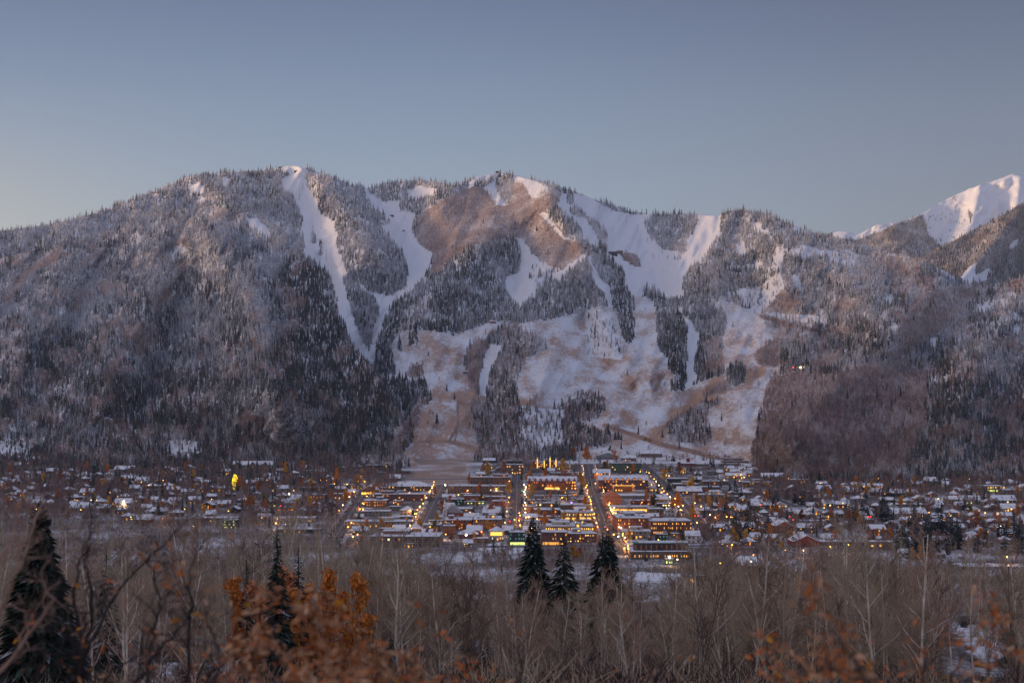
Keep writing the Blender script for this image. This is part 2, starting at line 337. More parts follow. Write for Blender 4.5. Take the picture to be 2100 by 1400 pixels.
 ('A',[(0,600),(40,560),(120,510),(140,520),(60,570),(10,640)]), ('A',[(140,640),(165,600),(175,610),(155,650)]), ('A',[(155,540),(200,515),(210,520),(165,548)]),
 ('L',[(340,905),(400,900),(420,935),(345,940)]), ('A',[(260,680),(300,660),(300,700),(250,720)]),
 # right side rocks and the far peak
 ('R',[(1865,530),(1885,525),(1915,560),(1915,600),(1900,620),(1890,580)]), ('R',[(2060,585),(2100,570),(2100,590),(2070,600)]),
 ('R',[(1570,645),(1610,655),(1640,675),(1600,668)]),
 ('A',[(1800,520),(1850,530),(1870,560),(1830,560),(1800,545)]),
]
ZFAR = [('S',[(1950,398),(2060,330),(2240,330),(2240,380),(2110,412),(2078,440),(2045,465),(2015,482),(2002,505),(1988,470),(1996,440),(1975,418),(1958,406)]),
        ('S',[(1700,465),(1757,476),(1775,468),(1830,450),(1900,426),(1950,398),(1955,403),(1900,437),(1830,463),(1780,482),(1757,492),(1712,486)]),
        ('L',[(1895,440),(1950,405),(1965,410),(1985,430),(1998,505),(2015,530),(1985,528),(1940,512),(1905,480)]), ('S',[(1950,398),(2060,330),(2240,330),(2240,380),(2110,412),(2078,440),(2045,465),(2015,482),(2002,505),(1988,470),(1996,440),(1975,418),(1958,406)]),
        ('L',[(1908,455),(1945,446),(1985,485),(1970,502),(1930,490)]), ('S',[(1985,500),(2008,515),(2005,530),(1985,520)]), ('S',[(1925,455),(1945,452),(1955,468),(1935,470)])]
ZSPUR = [('S',[(1970,570),(1990,545),(2005,540),(2000,565),(2030,550),(2025,572),(1980,590)]), ('S',[(2072,500),(2086,490),(2086,500),(2074,512)])]
DENS = dict(S=(.0, .0), G=(.0015, .006), C=(1., .12), A=(.03, 1.), M=(.28, .75), L=(.10, .22), R=(.30, .25))
def classify(u, v, base, zones):
    """returns class letters"""
    ju = u + 7 * fbm(u / 11., v / 11., 3); jv = v + 5 * fbm(u / 11. + 40, v / 11., 3)
    c = base.copy()
    for k, poly in zones: c[pip(poly, ju, jv)] = k
    return c
def base_main(u, v):
    c = np.full(u.shape, 'C'); n = fbm(u / 40., v / 26., 4)
    c[(n > .10) & (u > 1450) & (v > 560)] = 'M'
    c[(n > .02) & (u > 1850) & (v > 560)] = 'M'
    c[(n > .17) & (u > 1560) & (v > 600)] = 'A'
    c[(n < -.16) & (u > 1500) & (v < 720)] = 'L'
    c[(n > .12) & (u < 600)] = 'M'
    return c
def base_left(u, v):
    c = np.full(u.shape, 'C'); n = fbm(u / 34. + v / 50., (v - .5 * u) / 26., 4)
    c[n > .04] = 'M'; c[n > .18] = 'A'
    c[(n < -.2)] = 'M'
    return c
def base_far(u, v): return np.full(u.shape, 'C')
BARE = dict(S=.06, G=.44, C=.42, A=.60, M=.5, L=.26, R=.58)
COLS = dict(S=(.42,.30,.22), G=(.42,.27,.195), C=(.16,.15,.15), A=(.30,.22,.20), M=(.24,.19,.18), L=(.30,.24,.22), R=(.34,.15,.09))

def sheet(name, crest, Dfun, base, zones, u0, u1, vb, step=4.0, rows=150, label=None):
    us = np.arange(u0, u1 + step, step); cr = lerp_line(crest, us)
    n = len(us); t = np.linspace(0, 1, rows)
    U = np.repeat(us[:, None], rows, 1); vb = vb + us * 0 if not callable(vb) else vb(us); V = vb[:, None] + (cr - vb)[:, None] * t[None, :]
    V[:, -1] += (fbm(us / 9., us * 0 + 2, 3)) * 3
    D = Dfun(U, V); P = world(U, V, D)
    back = []
    last = P[:, -1:, :]
    for k in range(1, 9):
        q = last.copy(); q[:, :, 1] += 110 * k; q[:, :, 0] *= (q[:, :, 1] / last[:, :, 1]); q[:, :, 2] -= 26 * k ** 1.35
        back.append(q)
    P = np.concatenate([P] + back, 1); rr = P.shape[1]
    i = np.arange(n - 1)[:, None] * rr + np.arange(rr - 1)[None, :]
    Q = np.stack([i, i + rr, i + rr + 1, i + 1], -1).reshape(-1, 4)
    me = mesh_np(name, P.reshape(-1, 3), Q, [M_TERR], smooth=True)
    C = classify(U, V, base(U, V), zones)
    bare = np.zeros(U.shape); col = np.zeros(U.shape + (3,))
    for k in BARE:
        s = C == k; bare[s] = BARE[k]; col[s] = COLS[k]
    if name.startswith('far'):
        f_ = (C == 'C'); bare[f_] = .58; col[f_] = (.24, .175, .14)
    nz = fbm(U / 30., V / 18., 4)
    g = C == 'G'
    bare[g] += .5 * nz[g]
    # lower pistes show more grass; the run down to the town is almost bare
    low = sstep(640, 900, V) * g; bare += .06 * low
    near = sstep(770, 860, V) * g * (U < 1000); bare += .12 * near
    strip = g * np.exp(-(pdist([(1560,765),(1450,805),(1390,850),(1340,900)], U, V) / 12.) ** 2); bare += .30 * strip
    col[g] = col[g] * (1 + .5 * nz[g])[:, None]
    for line, wd in (([(1240,872),(1300,892),(1335,903),(1370,915),(1420,925),(1470,940),(1500,955)], 2.6), ([(1560,648),(1600,660),(1640,670),(1690,682)], 1.6),
                     ([(860,905),(915,904),(960,915),(985,925)], 1.6), ([(940,822),(955,830),(975,825)], 1.5), ([(1335,903),(1375,865)], 1.4), ([(921,905),(934,880)], 1.0), ([(933,905),(940,860),(938,825)], 1.0)):
        s = np.exp(-(pdist(line, U, V) / wd) ** 2); bare += 1.3 * s
        col = col * (1 - .5 * s)[..., None] + np.array((.20, .13, .11)) * (.5 * s)[..., None]
    red = sstep(14, 4, pdist([(1705,860),(1730,840)], U, V)); col = col * (1 - red)[..., None] + np.array((.30, .10, .10)) * red[..., None]
    padb = np.full((n, 8), .5); padc = np.full((n, 8, 3), .15)
    attr(me, 'bare', np.concatenate([bare, padb], 1).ravel())
    attr(me, 'col', np.concatenate([col, padc], 1).reshape(-1, 3), 'FLOAT_VECTOR')
    o = link(name, me); setp(o, label, None, None, 'structure')
    return o

# ---------------------------------------------------------------- valley floor and the hill under the camera
GP = [(-300,150),(-60,122),(0,108.2),(8,107.4),(20,104.),(60,95.),(100,87),(150,79.5),(200,73.5),(250,67),(350,55),(500,35),(700,14),(850,5),(1000,1.5),(1100,3),(2500,52),(3200,75)]
def gz(x, y):
    x = np.asarray(x, float); y = np.asarray(y, float)
    z = np.interp(y, [p[0] for p in GP], [p[1] for p in GP])
    amp = sstep(15, 200, y) * (1 - sstep(800, 1050, y))
    z = z + amp * (9 * fbm(x / 110. + 5, y / 110., 3) + 3 * fbm(x / 30., y / 30., 2))
    side = np.clip((np.abs(x) - .36 * np.abs(y) - 60) / 600., 0, 1)
    return z + side * 30
def ground_px(u, v):
    """distance at which the view ray through a pixel meets the town plain"""
    lo, hi = 900.0, 3000.0
    for _ in range(40):
        m = (lo + hi) / 2; r = CZ + (HV - v) / F * m
        if r > float(gz((u - 1050) / F * m, m)): lo = m
        else: hi = m
    return (lo + hi) / 2
def at(u, v):
    D = ground_px(u, v); x = (u - 1050) / F * D
    return x, D, float(gz(x, D))
def terrain_all():
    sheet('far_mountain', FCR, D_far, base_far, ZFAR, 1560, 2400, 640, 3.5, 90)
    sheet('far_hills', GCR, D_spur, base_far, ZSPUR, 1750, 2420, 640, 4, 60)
    sheet('ski_mountain', SKY, D_main, base_main, ZONES, -200, 2320, lambda u: 962 + 38 * sstep(1490, 1640, u), 3.2, 210)
    sheet('front_mountain', LCR, D_left, base_left, ZONES, -200, 860, 968, 3.6, 160)
    ys = np.unique(np.concatenate([np.linspace(-300, 0, 20), np.linspace(0, 120, 60), np.linspace(120, 1100, 190), np.linspace(1100, 3100, 230)]))
    ts = np.linspace(-1, 1, 300)
    Y = np.repeat(ys[:, None], 300, 1); X = (260 + .62 * np.abs(Y)) * ts[None, :]
    Z = gz(X, Y)
    n, rr = Y.shape; i = np.arange(n - 1)[:, None] * rr + np.arange(rr - 1)[None, :]
    Q = np.stack([i, i + 1, i + rr + 1, i + rr], -1).reshape(-1, 4)
    me = mesh_np('ground', np.stack([X, Y, Z], -1).reshape(-1, 3), Q, [M_GRD], smooth=True)
    Yc = np.maximum(Y, 1); U = 1050 + X / Yc * F; V = HV - (Z - CZ) / Yc * F
    nz = fbm(X / 50., Y / 50., 4)
    bare = .60 + .5 * nz; col = np.empty(Y.shape + (3,)); col[:] = (.15, .115, .10)
    run = pip([(829,923),(846,914),(985,914),(975,931),(965,960),(957,1003),(871,1006),(834,985),(846,966),(829,937)], U, V) & (Y > 1200)
    bare[run] = .60 + .5 * nz[run]; col[run] = (.37, .26, .20)
    for line in ([(865,998),(862,965),(868,950),(905,940)], [(925,998),(940,965),(955,940)], [(880,1000),(870,970)]):
        s = np.exp(-(pdist(line, U, V) / 2.0) ** 2) * (Y > 1200); bare += .8 * s
    slope = (V < 950) & (Y > 1800) & (U > 1150) & (U < 1500)
    bare[slope] = .3 + .6 * nz[slope]; col[slope] = (.36, .26, .20)
    snowp = [[(985,1122),(1020,1112),(1080,1112),(1090,1130),(1000,1135)], [(1300,1172),(1390,1176),(1380,1192),(1310,1188)], [(1545,1152),(1620,1146),(1640,1152),(1560,1164)], [(1960,1154),(2100,1156),(2100,1162),(1970,1160)],
             [(1945,1285),(1990,1280),(2040,1310),(2060,1360),(2010,1350)], [(150,1365),(260,1340),(500,1360),(520,1420),(100,1420)], [(960,1285),(1080,1285),(1350,1300),(1360,1330),(980,1330)], [(1350,1290),(1500,1260),(1800,1300),(1800,1330),(1400,1330)], [(1700,1270),(1940,1262),(1960,1300),(1720,1310)], [(560,1190),(700,1180),(760,1215),(600,1215)]]
    for p in snowp: bare[pip(p, U, V) & (Y > 40)] -= .6
    attr(me, 'bare', bare.ravel()); attr(me, 'col', col.reshape(-1, 3), 'FLOAT_VECTOR')
    setp(link('ground', me), kind='structure')
    # added ridge out of frame on the left, shaped to block low sun
    s = np.array([math.sin(R_(SUN_AZ)), math.cos(R_(SUN_AZ))]); p = np.array([-s[1], s[0]]) * -1
    if p[1] < 0: p = -p
    L = np.linspace(-7000, 6300, 90); W = np.linspace(-2600, 2600, 27)
    Lg, Wg = np.meshgrid(L, W, indexing='ij')
    H = (RIDGE_H + 220 * fbm(Lg / 900., Lg * 0 + 1, 4)) * (1 - np.abs(Wg) / 2600.) ** .8 + 160 * fbm(Lg / 500., Wg / 500., 4)
    H = np.where(np.abs(Wg) > 2599, -20, H) * sstep(6300, 5300, Lg) * sstep(-7000, -5000, Lg)
    X = 7000 * s[0] + Lg * p[0] + Wg * s[0]; Y = 7000 * s[1] + Lg * p[1] + Wg * s[1]
    n, rr = X.shape; i = np.arange(n - 1)[:, None] * rr + np.arange(rr - 1)[None, :]
    Q = np.stack([i, i + 1, i + rr + 1, i + rr], -1).reshape(-1, 4)
    me = mesh_np('sun_block_ridge', np.stack([X, Y, H], -1).reshape(-1, 3), Q, [M_TERR], smooth=True)
    attr(me, 'bare', np.full(X.size, .45)); attr(me, 'col', np.tile((.15, .14, .14), (X.size, 1)), 'FLOAT_VECTOR')
    setp(link('sun_block_ridge', me), kind='structure')
RIDGE_H = 1350
terrain_all()
HAZE = 2.2e-5
def haze_box():
    m = bpy.data.materials.new('haze_air'); m.use_nodes = True; t = m.node_tree; t.nodes.clear()
    o = t.nodes.new('ShaderNodeOutputMaterial'); v = t.nodes.new('ShaderNodeVolumePrincipled')
    v.inputs['Color'].default_value = (.66, .80, 1, 1); v.inputs['Density'].default_value = HAZE; v.inputs['Anisotropy'].default_value = .1
    t.links.new(v.outputs[0], o.inputs['Volume'])
    x0, x1, y0, y1, z0, z1 = -12500, 6500, -7500, 13500, -1500, 3200
    V = [(x0,y0,z0),(x1,y0,z0),(x1,y1,z0),(x0,y1,z0),(x0,y0,z1),(x1,y0,z1),(x1,y1,z1),(x0,y1,z1)]
    me = bpy.data.meshes.new('haze'); me.from_pydata(V, [], [(3,2,1,0),(4,5,6,7),(0,1,5,4),(1,2,6,5),(2,3,7,6),(3,0,4,7)]); me.materials.append(m)
    setp(link('haze', me), 'thin blue-grey air between the town and the far peaks', 'haze', None, 'stuff')
if HAZE: haze_box()

# ---------------------------------------------------------------- forests on the mountains: thousands of small trees on points
def conifer_lod(seed, tiers=6, sides=7, spread=.15):
    """small conifer, height 1: stacked ragged skirts"""
    r = random.Random(seed); V = []; Fc = []
    lean = (r.uniform(-.02, .02), r.uniform(-.02, .02))
    for k in range(tiers):
        z0 = .06 + .94 * k / tiers * .92; z1 = min(1.0, z0 + 1.5 / tiers); rad = spread * (1 - k / tiers) ** .85 * r.uniform(.85, 1.15) + .012
        a0 = r.uniform(0, 6.28); top = len(V); V.append((lean[0] * z1, lean[1] * z1, z1)); ring = []
        for s in range(sides):
            a = a0 + 6.2832 * s / sides; q = rad * r.uniform(.6, 1.25)
            ring.append(len(V)); V.append((lean[0] * z0 + q * math.cos(a), lean[1] * z0 + q * math.sin(a), z0 + r.uniform(-.03, .03)))
        for s in range(sides):
            if r.random() < .9: Fc.append((top, ring[s], ring[(s + 1) % sides]))
    V += [(-.01, 0, 0), (.01, 0, 0), (0, .01, .15)]; Fc.append((len(V) - 3, len(V) - 2, len(V) - 1))
    return V, Fc
def aspen_lod(seed, n=70):
    """small leafless broadleaf: a loose cloud of twig slivers over a thin stem, height 1"""
    r = random.Random(seed); V = []; Fc = []
    for k in range(n):
        a = r.uniform(0, 6.28); t = r.random() ** .8; z = .22 + .75 * t; q = .24 * math.sin(math.pi * min(1, .18 + .8 * t)) ** .7 * r.random() ** .5
        x, y = q * math.cos(a), q * math.sin(a); h = r.uniform(.08, .2); ww = r.uniform(.012, .03); b = r.uniform(0, 6.28)
        dx, dy = ww * math.cos(b), ww * math.sin(b); i = len(V)
        V += [(x * .55, y * .55, z - h), (x + dx, y + dy, z), (x - dx, y - dy, z + r.uniform(-.02, .05))]; Fc.append((i, i + 1, i + 2))
    for k in range(3):
        a = k * 2.1; i = len(V); V += [(.012 * math.cos(a), .012 * math.sin(a), 0), (.012 * math.cos(a + 2.1), .012 * math.sin(a + 2.1), 0), (0, 0, .8)]; Fc.append((i, i + 1, i + 2))
    return V, Fc
def tree_mat(name, dark, frostc, flat=False):
    m = bpy.data.materials.new(name); m.use_nodes = True; t = m.node_tree; b = t.nodes['Principled BSDF']
    b.inputs['Roughness'].default_value = .9; b.inputs['Specular IOR Level'].default_value = .1
    fa = N(t, 'ShaderNodeAttribute', attribute_name='frost', attribute_type='INSTANCER')
    ha = N(t, 'ShaderNodeAttribute', attribute_name='hue', attribute_type='INSTANCER')
    geo = N(t, 'ShaderNodeNewGeometry'); nz = N(t, 'ShaderNodeTexNoise'); nz.inputs['Scale'].default_value = .55; nz.inputs['Detail'].default_value = 3
    t.links.new(geo.outputs['Position'], nz.inputs[0])
    ad = N(t, 'ShaderNodeMath', operation='ADD'); t.links.new(nz.outputs[0], ad.inputs[0]); t.links.new(fa.outputs['Fac'], ad.inputs[1])
    mr = N(t, 'ShaderNodeMapRange', interpolation_type='SMOOTHSTEP'); mr.inputs[1].default_value = .60; mr.inputs[2].default_value = 1.25
    t.links.new(ad.outputs[0], mr.inputs[0])
    base = N(t, 'ShaderNodeMixRGB'); base.inputs[1].default_value = (*dark[0], 1); base.inputs[2].default_value = (*dark[1], 1)
    t.links.new(ha.outputs['Fac'], base.inputs[0])
    mx = N(t, 'ShaderNodeMixRGB'); mx.inputs[2].default_value = (*frostc, 1)
    t.links.new(mr.outputs[0], mx.inputs[0]); t.links.new(base.outputs[0], mx.inputs[1]); t.links.new(mx.outputs[0], b.inputs['Base Color'])
    return m
M_CON = tree_mat('frosted_conifer', ((.040, .058, .066), (.11, .088, .072)), (.48, .49, .53))
M_ASP = tree_mat('frosted_bare_aspen', ((.30, .20, .155), (.22, .15, .15)), (.62, .53, .50))
def scatter(name, variants, mat, P, S, rot, frost, hue, label, cat):
    coll = bpy.data.collections.new(name + '_source')
    for k, vf in enumerate(variants):
        me = vf if isinstance(vf, bpy.types.Mesh) else mesh_np(name, vf[0], vf[1], [mat]); o = bpy.data.objects.new(name + '_source', me); coll.objects.link(o)
    me = bpy.data.meshes.new(name); me.vertices.add(len(P)); me.vertices.foreach_set('co', np.asarray(P, dtype=np.float32).ravel())
    attr(me, 'tscale', S, 'FLOAT_VECTOR'); attr(me, 'trot', np.stack([np.zeros(len(P)), np.zeros(len(P)), rot], -1), 'FLOAT_VECTOR')
    attr(me, 'frost', frost); attr(me, 'hue', hue); attr(me, 'kindi', rng.integers(0, len(variants), len(P)), 'INT')
    o = link(name, me); setp(o, label, cat, None, 'stuff')
    g = bpy.data.node_groups.new(name, 'GeometryNodeTree')
    g.interface.new_socket('Geometry', in_out='INPUT', socket_type='NodeSocketGeometry'); g.interface.new_socket('Geometry', in_out='OUTPUT', socket_type='NodeSocketGeometry')
    gi = g.nodes.new('NodeGroupInput'); go = g.nodes.new('NodeGroupOutput')
    ip = g.nodes.new('GeometryNodeInstanceOnPoints'); ci = g.nodes.new('GeometryNodeCollectionInfo')
    ci.inputs['Collection'].default_value = coll; ci.inputs['Separate Children'].default_value = True; ci.inputs['Reset Children'].default_value = True
    def na(nm, dt):
        n = g.nodes.new('GeometryNodeInputNamedAttribute'); n.data_type = dt; n.inputs['Name'].default_value = nm; return n.outputs['Attribute']
    L = g.links.new
    L(gi.outputs[0], ip.inputs['Points']); L(ci.outputs[0], ip.inputs['Instance']); ip.inputs['Pick Instance'].default_value = True
    L(na('kindi', 'INT'), ip.inputs['Instance Index']); L(na('tscale', 'FLOAT_VECTOR'), ip.inputs['Scale'])
    er = g.nodes.new('FunctionNodeEulerToRotation'); L(na('trot', 'FLOAT_VECTOR'), er.inputs[0]); L(er.outputs[0], ip.inputs['Rotation'])
    L(ip.outputs[0], go.inputs[0])
    md = o.modifiers.new('trees', 'NODES'); md.node_group = g
    return o
CP, CS, CFr = [], [], []; AP, AS, AFr = [], [], []
def forest(Dfun, base, zones, crest, u0, u1, vb, hide=None, cstep=3.75, astep=4.4, hmul=1.0):
    for kind, step in (('c', cstep), ('a', astep)):
        uu, vv = np.meshgrid(np.arange(u0, u1, step), np.arange(330, 992, step)); uu = uu.ravel(); vv = vv.ravel()
        uu = uu + rng.uniform(-.5, .5, uu.size) * step; vv = vv + rng.uniform(-.5, .5, uu.size) * step
        ok = (vv > lerp_line(crest, uu) + .3) & (vv < (vb(uu) if callable(vb) else vb))
        if hide is not None: ok &= ~hide(uu, vv)
        uu = uu[ok]; vv = vv[ok]
        C = classify(uu, vv, base(uu, vv), zones)
        pr = np.zeros(uu.size)
        for k, (pc, pa) in DENS.items(): pr[C == k] = pc if kind == 'c' else pa
        nz = fbm(uu / 14., vv / 9., 3)
        if kind == 'c': pr = pr * np.clip(1.0 + 2.2 * nz, .15, 1.3)
        keep = rng.random(uu.size) < pr
        uu = uu[keep]; vv = vv[keep]; nz = nz[keep]; C = C[keep]
        D = Dfun(uu, vv); P = world(uu, vv, D); n = len(uu)
        h = (rng.uniform(12, 25, n) * np.clip(.52 + .48 * D / 5000., .5, 1.05) if kind == 'c' else rng.uniform(8, 14, n)) * hmul
        if kind == 'c': h = h * np.where(rng.random(n) < .08, 1.35, 1.0)
        wd = rng.uniform(.85, 1.35, n)
        P[:, 2] -= .8
        S = np.stack([h * wd, h * wd, h], -1)
        fr = .20 + .36 * sstep(930, 500, vv) + .75 * fbm(uu / 60. + vv / 70., (vv - uu * .4) / 30., 4) + rng.uniform(-.2, .2, n) + .5 * fbm(uu / 9., vv / 7., 2)
        fr -= .20 * sstep(60, 0, pdist([(1370,620),(1390,790)], uu, vv)) + .14 * sstep(90, 0, pdist([(830,700),(980,560),(1040,520)], uu, vv)) + .22 * sstep(30, 0, pdist([(1510,765),(1515,770)], uu, vv))
        fr -= .22 * sstep(60, 10, pdist([(610,560),(680,700),(760,850)], uu, vv)) + .12 * sstep(50, 0, pdist([(1270,540),(1290,700)], uu, vv))
        fr += .16 * sstep(60, 0, pdist([(480,560),(530,700)], uu, vv))
        if Dfun is D_left: fr -= .20 * sstep(540, 600, uu) * sstep(860, 780, vv)  # right flank less frosted; its shade is partly put into the tree colour
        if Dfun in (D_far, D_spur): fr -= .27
        if kind == 'c': CP.append(P); CS.append(S); CFr.append(fr)
        else: AP.append(P); AS.append(S); AFr.append(fr + .05)
forest(D_main, base_main, ZONES, SKY, -60, 2200, lambda u: 950 + 38 * sstep(1490, 1640, u), hide=lambda u, v: (v > lerp_line(LCR, u) + 10) & (u < 845))
forest(D_left, base_left, ZONES, LCR, -60, 850, 958)
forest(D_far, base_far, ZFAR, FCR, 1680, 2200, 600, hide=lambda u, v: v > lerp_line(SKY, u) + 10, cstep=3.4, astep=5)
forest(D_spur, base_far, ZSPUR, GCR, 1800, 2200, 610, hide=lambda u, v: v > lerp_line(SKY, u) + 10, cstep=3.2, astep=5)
def plain_forest(u0, u1, d0, d1, n, lo, hi, fr0, lst):
    D = rng.uniform(d0, d1, n); u = rng.uniform(u0, u1, n); x = (u - 1050) / F * D; nz = fbm(x / 60., D / 60., 3)
    k = (nz > -.12) & ~((u > 825) & (u < 990)); D = D[k]; x = x[k]; m = len(x); h = rng.uniform(lo, hi, m); wd = rng.uniform(.9, 1.4, m)
    P = np.stack([x, D, gz(x, D) - .3], -1); S = np.stack([h * wd, h * wd, h], -1)
    lst[0].append(P); lst[1].append(S); lst[2].append(fr0 + rng.uniform(-.15, .15, m))
cl = (CP, CS, CFr); al = (AP, AS, AFr)
plain_forest(-60, 700, 2020, 2420, 800, 10, 20, .16, cl); plain_forest(-60, 700, 1750, 2050, 260, 9, 17, .12, cl); plain_forest(700, 830, 1950, 2350, 150, 9, 16, .2, cl)
plain_forest(985, 1480, 2060, 2420, 60, 8, 12, .25, cl); plain_forest(1560, 2160, 1760, 2000, 200, 10, 18, .15, cl)
plain_forest(-60, 830, 1650, 2420, 2600, 8, 14, .0, al); plain_forest(985, 1600, 1950, 2420, 420, 7, 12, .0, al); plain_forest(1540, 2160, 1500, 2000, 1300, 8, 14, .0, al)
plain_forest(-60, 690, 1400, 2000, 260, 8, 15, .05, cl); plain_forest(1440, 2160, 1180, 1800, 300, 8, 15, .05, cl); plain_forest(700, 1440, 1500, 2000, 60, 7, 11, .05, cl)
plain_forest(-60, 700, 1300, 1700, 900, 8, 13, -.05, al); plain_forest(1440, 2160, 1130, 1560, 800, 8, 13, -.05, al); plain_forest(700, 1440, 1250, 1950, 330, 6, 10, -.05, al); plain_forest(690, 1290, 1000, 1175, 330, 5, 9, -.05, al); plain_forest(1430, 1700, 980, 1170, 160, 5, 9, -.05, al); plain_forest(690, 1290, 1000, 1165, 26, 7, 11, .0, cl)
CP = np.concatenate(CP); CS = np.concatenate(CS); CFr = np.concatenate(CFr); AP = np.concatenate(AP); AS = np.concatenate(AS); AFr = np.concatenate(AFr)
scatter('mountain_conifer_forest', [conifer_lod(i) for i in range(6)], M_CON, CP, CS, rng.uniform(0, 6.28, len(CP)), CFr, rng.random(len(CP)), 'frosted conifer forest covering the mountain slopes between the ski runs', 'forest')
scatter('mountain_aspen_wood', [aspen_lod(i) for i in range(6)], M_ASP, AP, AS, rng.uniform(0, 6.28, len(AP)), AFr, rng.random(len(AP)), 'bare grey-brown aspen groves on the mountain slopes', 'woodland')
print('TREES', len(CP), len(AP))

# ================================================================ TOWN
class MB:
    """collects boxes, prisms and tubes into one mesh"""
    def __init__(s): s.V = []; s.F = []; s.I = []
    def face(s, pts, m=0):
        i = len(s.V); s.V += [tuple(p) for p in pts]; s.F.append(tuple(range(i, i + len(pts)))); s.I.append(m)
    def box(s, x0, x1, y0, y1, z0, z1, m=0, top=None, bottom=False):
        i = len(s.V); s.V += [(x0,y0,z0),(x1,y0,z0),(x1,y1,z0),(x0,y1,z0),(x0,y0,z1),(x1,y0,z1),(x1,y1,z1),(x0,y1,z1)]
        for q in ((0,1,5,4),(1,2,6,5),(2,3,7,6),(3,0,4,7)): s.F.append(tuple(i + k for k in q)); s.I.append(m)
        s.F.append((i+4,i+5,i+6,i+7)); s.I.append(m if top is None else top)
        s.F.append((i+3,i+2,i+1,i)); s.I.append(m)
    def gable(s, x0, x1, y0, y1, z0, zr, along='x', m=0, th=.35, ends=None):
        """pitched roof; ridge along x or y; ends = material of the gable triangles"""
        if along == 'x':
            ym = (y0 + y1) / 2
            A, B, C_, Dd = (x0,y0,z0),(x1,y0,z0),(x1,y1,z0),(x0,y1,z0); R0, R1 = (x0,ym,zr),(x1,ym,zr)
            s.face([A,B,R1,R0], m); s.face([C_,Dd,R0,R1], m)
            s.face([B,C_,R1], ends if ends is not None else m); s.face([Dd,A,R0], ends if ends is not None else m)
        else:
            xm = (x0 + x1) / 2
            A, B, C_, Dd = (x0,y0,z0),(x1,y0,z0),(x1,y1,z0),(x0,y1,z0); R0, R1 = (xm,y0,zr),(xm,y1,zr)
            s.face([B,C_,R1,R0], m); s.face([Dd,A,R0,R1], m)
            s.face([A,B,R0], ends if ends is not None else m); s.face([C_,Dd,R1], ends if ends is not None else m)
        s.face([Dd,C_,B,A], m)
    def hip(s, x0, x1, y0, y1, z0, zr, m=0):
        dx = min((y1 - y0) / 2, (x1 - x0) / 2 - .01); ym = (y0 + y1) / 2
        A, B, C_, Dd = (x0,y0,z0),(x1,y0,z0),(x1,y1,z0),(x0,y1,z0); R0, R1 = (x0+dx,ym,zr),(x1-dx,ym,zr)
        s.face([A,B,R1,R0], m); s.face([C_,Dd,R0,R1], m); s.face([B,C_,R1], m); s.face([Dd,A,R0], m); s.face([Dd,C_,B,A], m)
    def tube(s, p, q, r0, r1, n=5, m=0):
        p = Vector(p); q = Vector(q); d = (q - p)
        if d.length < 1e-6: return
        d.normalize(); a = d.orthogonal().normalized(); b = d.cross(a); i = len(s.V)
        for c, r in ((p, r0), (q, r1)):
            for k in range(n):
                t = 6.28318 * k / n; v = c + a * (r * math.cos(t)) + b * (r * math.sin(t)); s.V.append(tuple(v))
        for k in range(n):
            s.F.append((i + k, i + (k + 1) % n, i + n + (k + 1) % n, i + n + k)); s.I.append(m)
        if r1 > .002: s.F.append(tuple(i + n + k for k in range(n))); s.I.append(m)
    def ball(s, c, r, m=0, n=6, sq=1.0):
        i = len(s.V); rr = max(3, n // 2)
        s.V.append((c[0], c[1], c[2] - r * sq))
        for a in range(1, rr):
            ph = math.pi * a / rr - math.pi / 2
            for k in range(n):
                t = 6.28318 * k / n; s.V.append((c[0] + r * math.cos(ph) * math.cos(t), c[1] + r * math.cos(ph) * math.sin(t), c[2] + r * sq * math.sin(ph)))
        s.V.append((c[0], c[1], c[2] + r * sq)); top = len(s.V) - 1
        for k in range(n):
            s.F.append((i, i + 1 + (k + 1) % n, i + 1 + k)); s.I.append(m)
            s.F.append((top, top - n + k, top - n + (k + 1) % n)); s.I.append(m)
            for a in range(rr - 2):
                j = i + 1 + a * n; s.F.append((j + k, j + (k + 1) % n, j + n + (k + 1) % n, j + n + k)); s.I.append(m)
    def mesh(s, name, mats):
        me = bpy.data.meshes.new(name); me.from_pydata(s.V, [], s.F)
        for m in mats: me.materials.append(m)
        me.polygons.foreach_set('material_index', s.I); me.update(); return me
    def obj(s, name, mats, parent=None, loc=None):
        return link(name, s.mesh(name, mats if isinstance(mats, (list, tuple)) else [mats]), parent, loc)

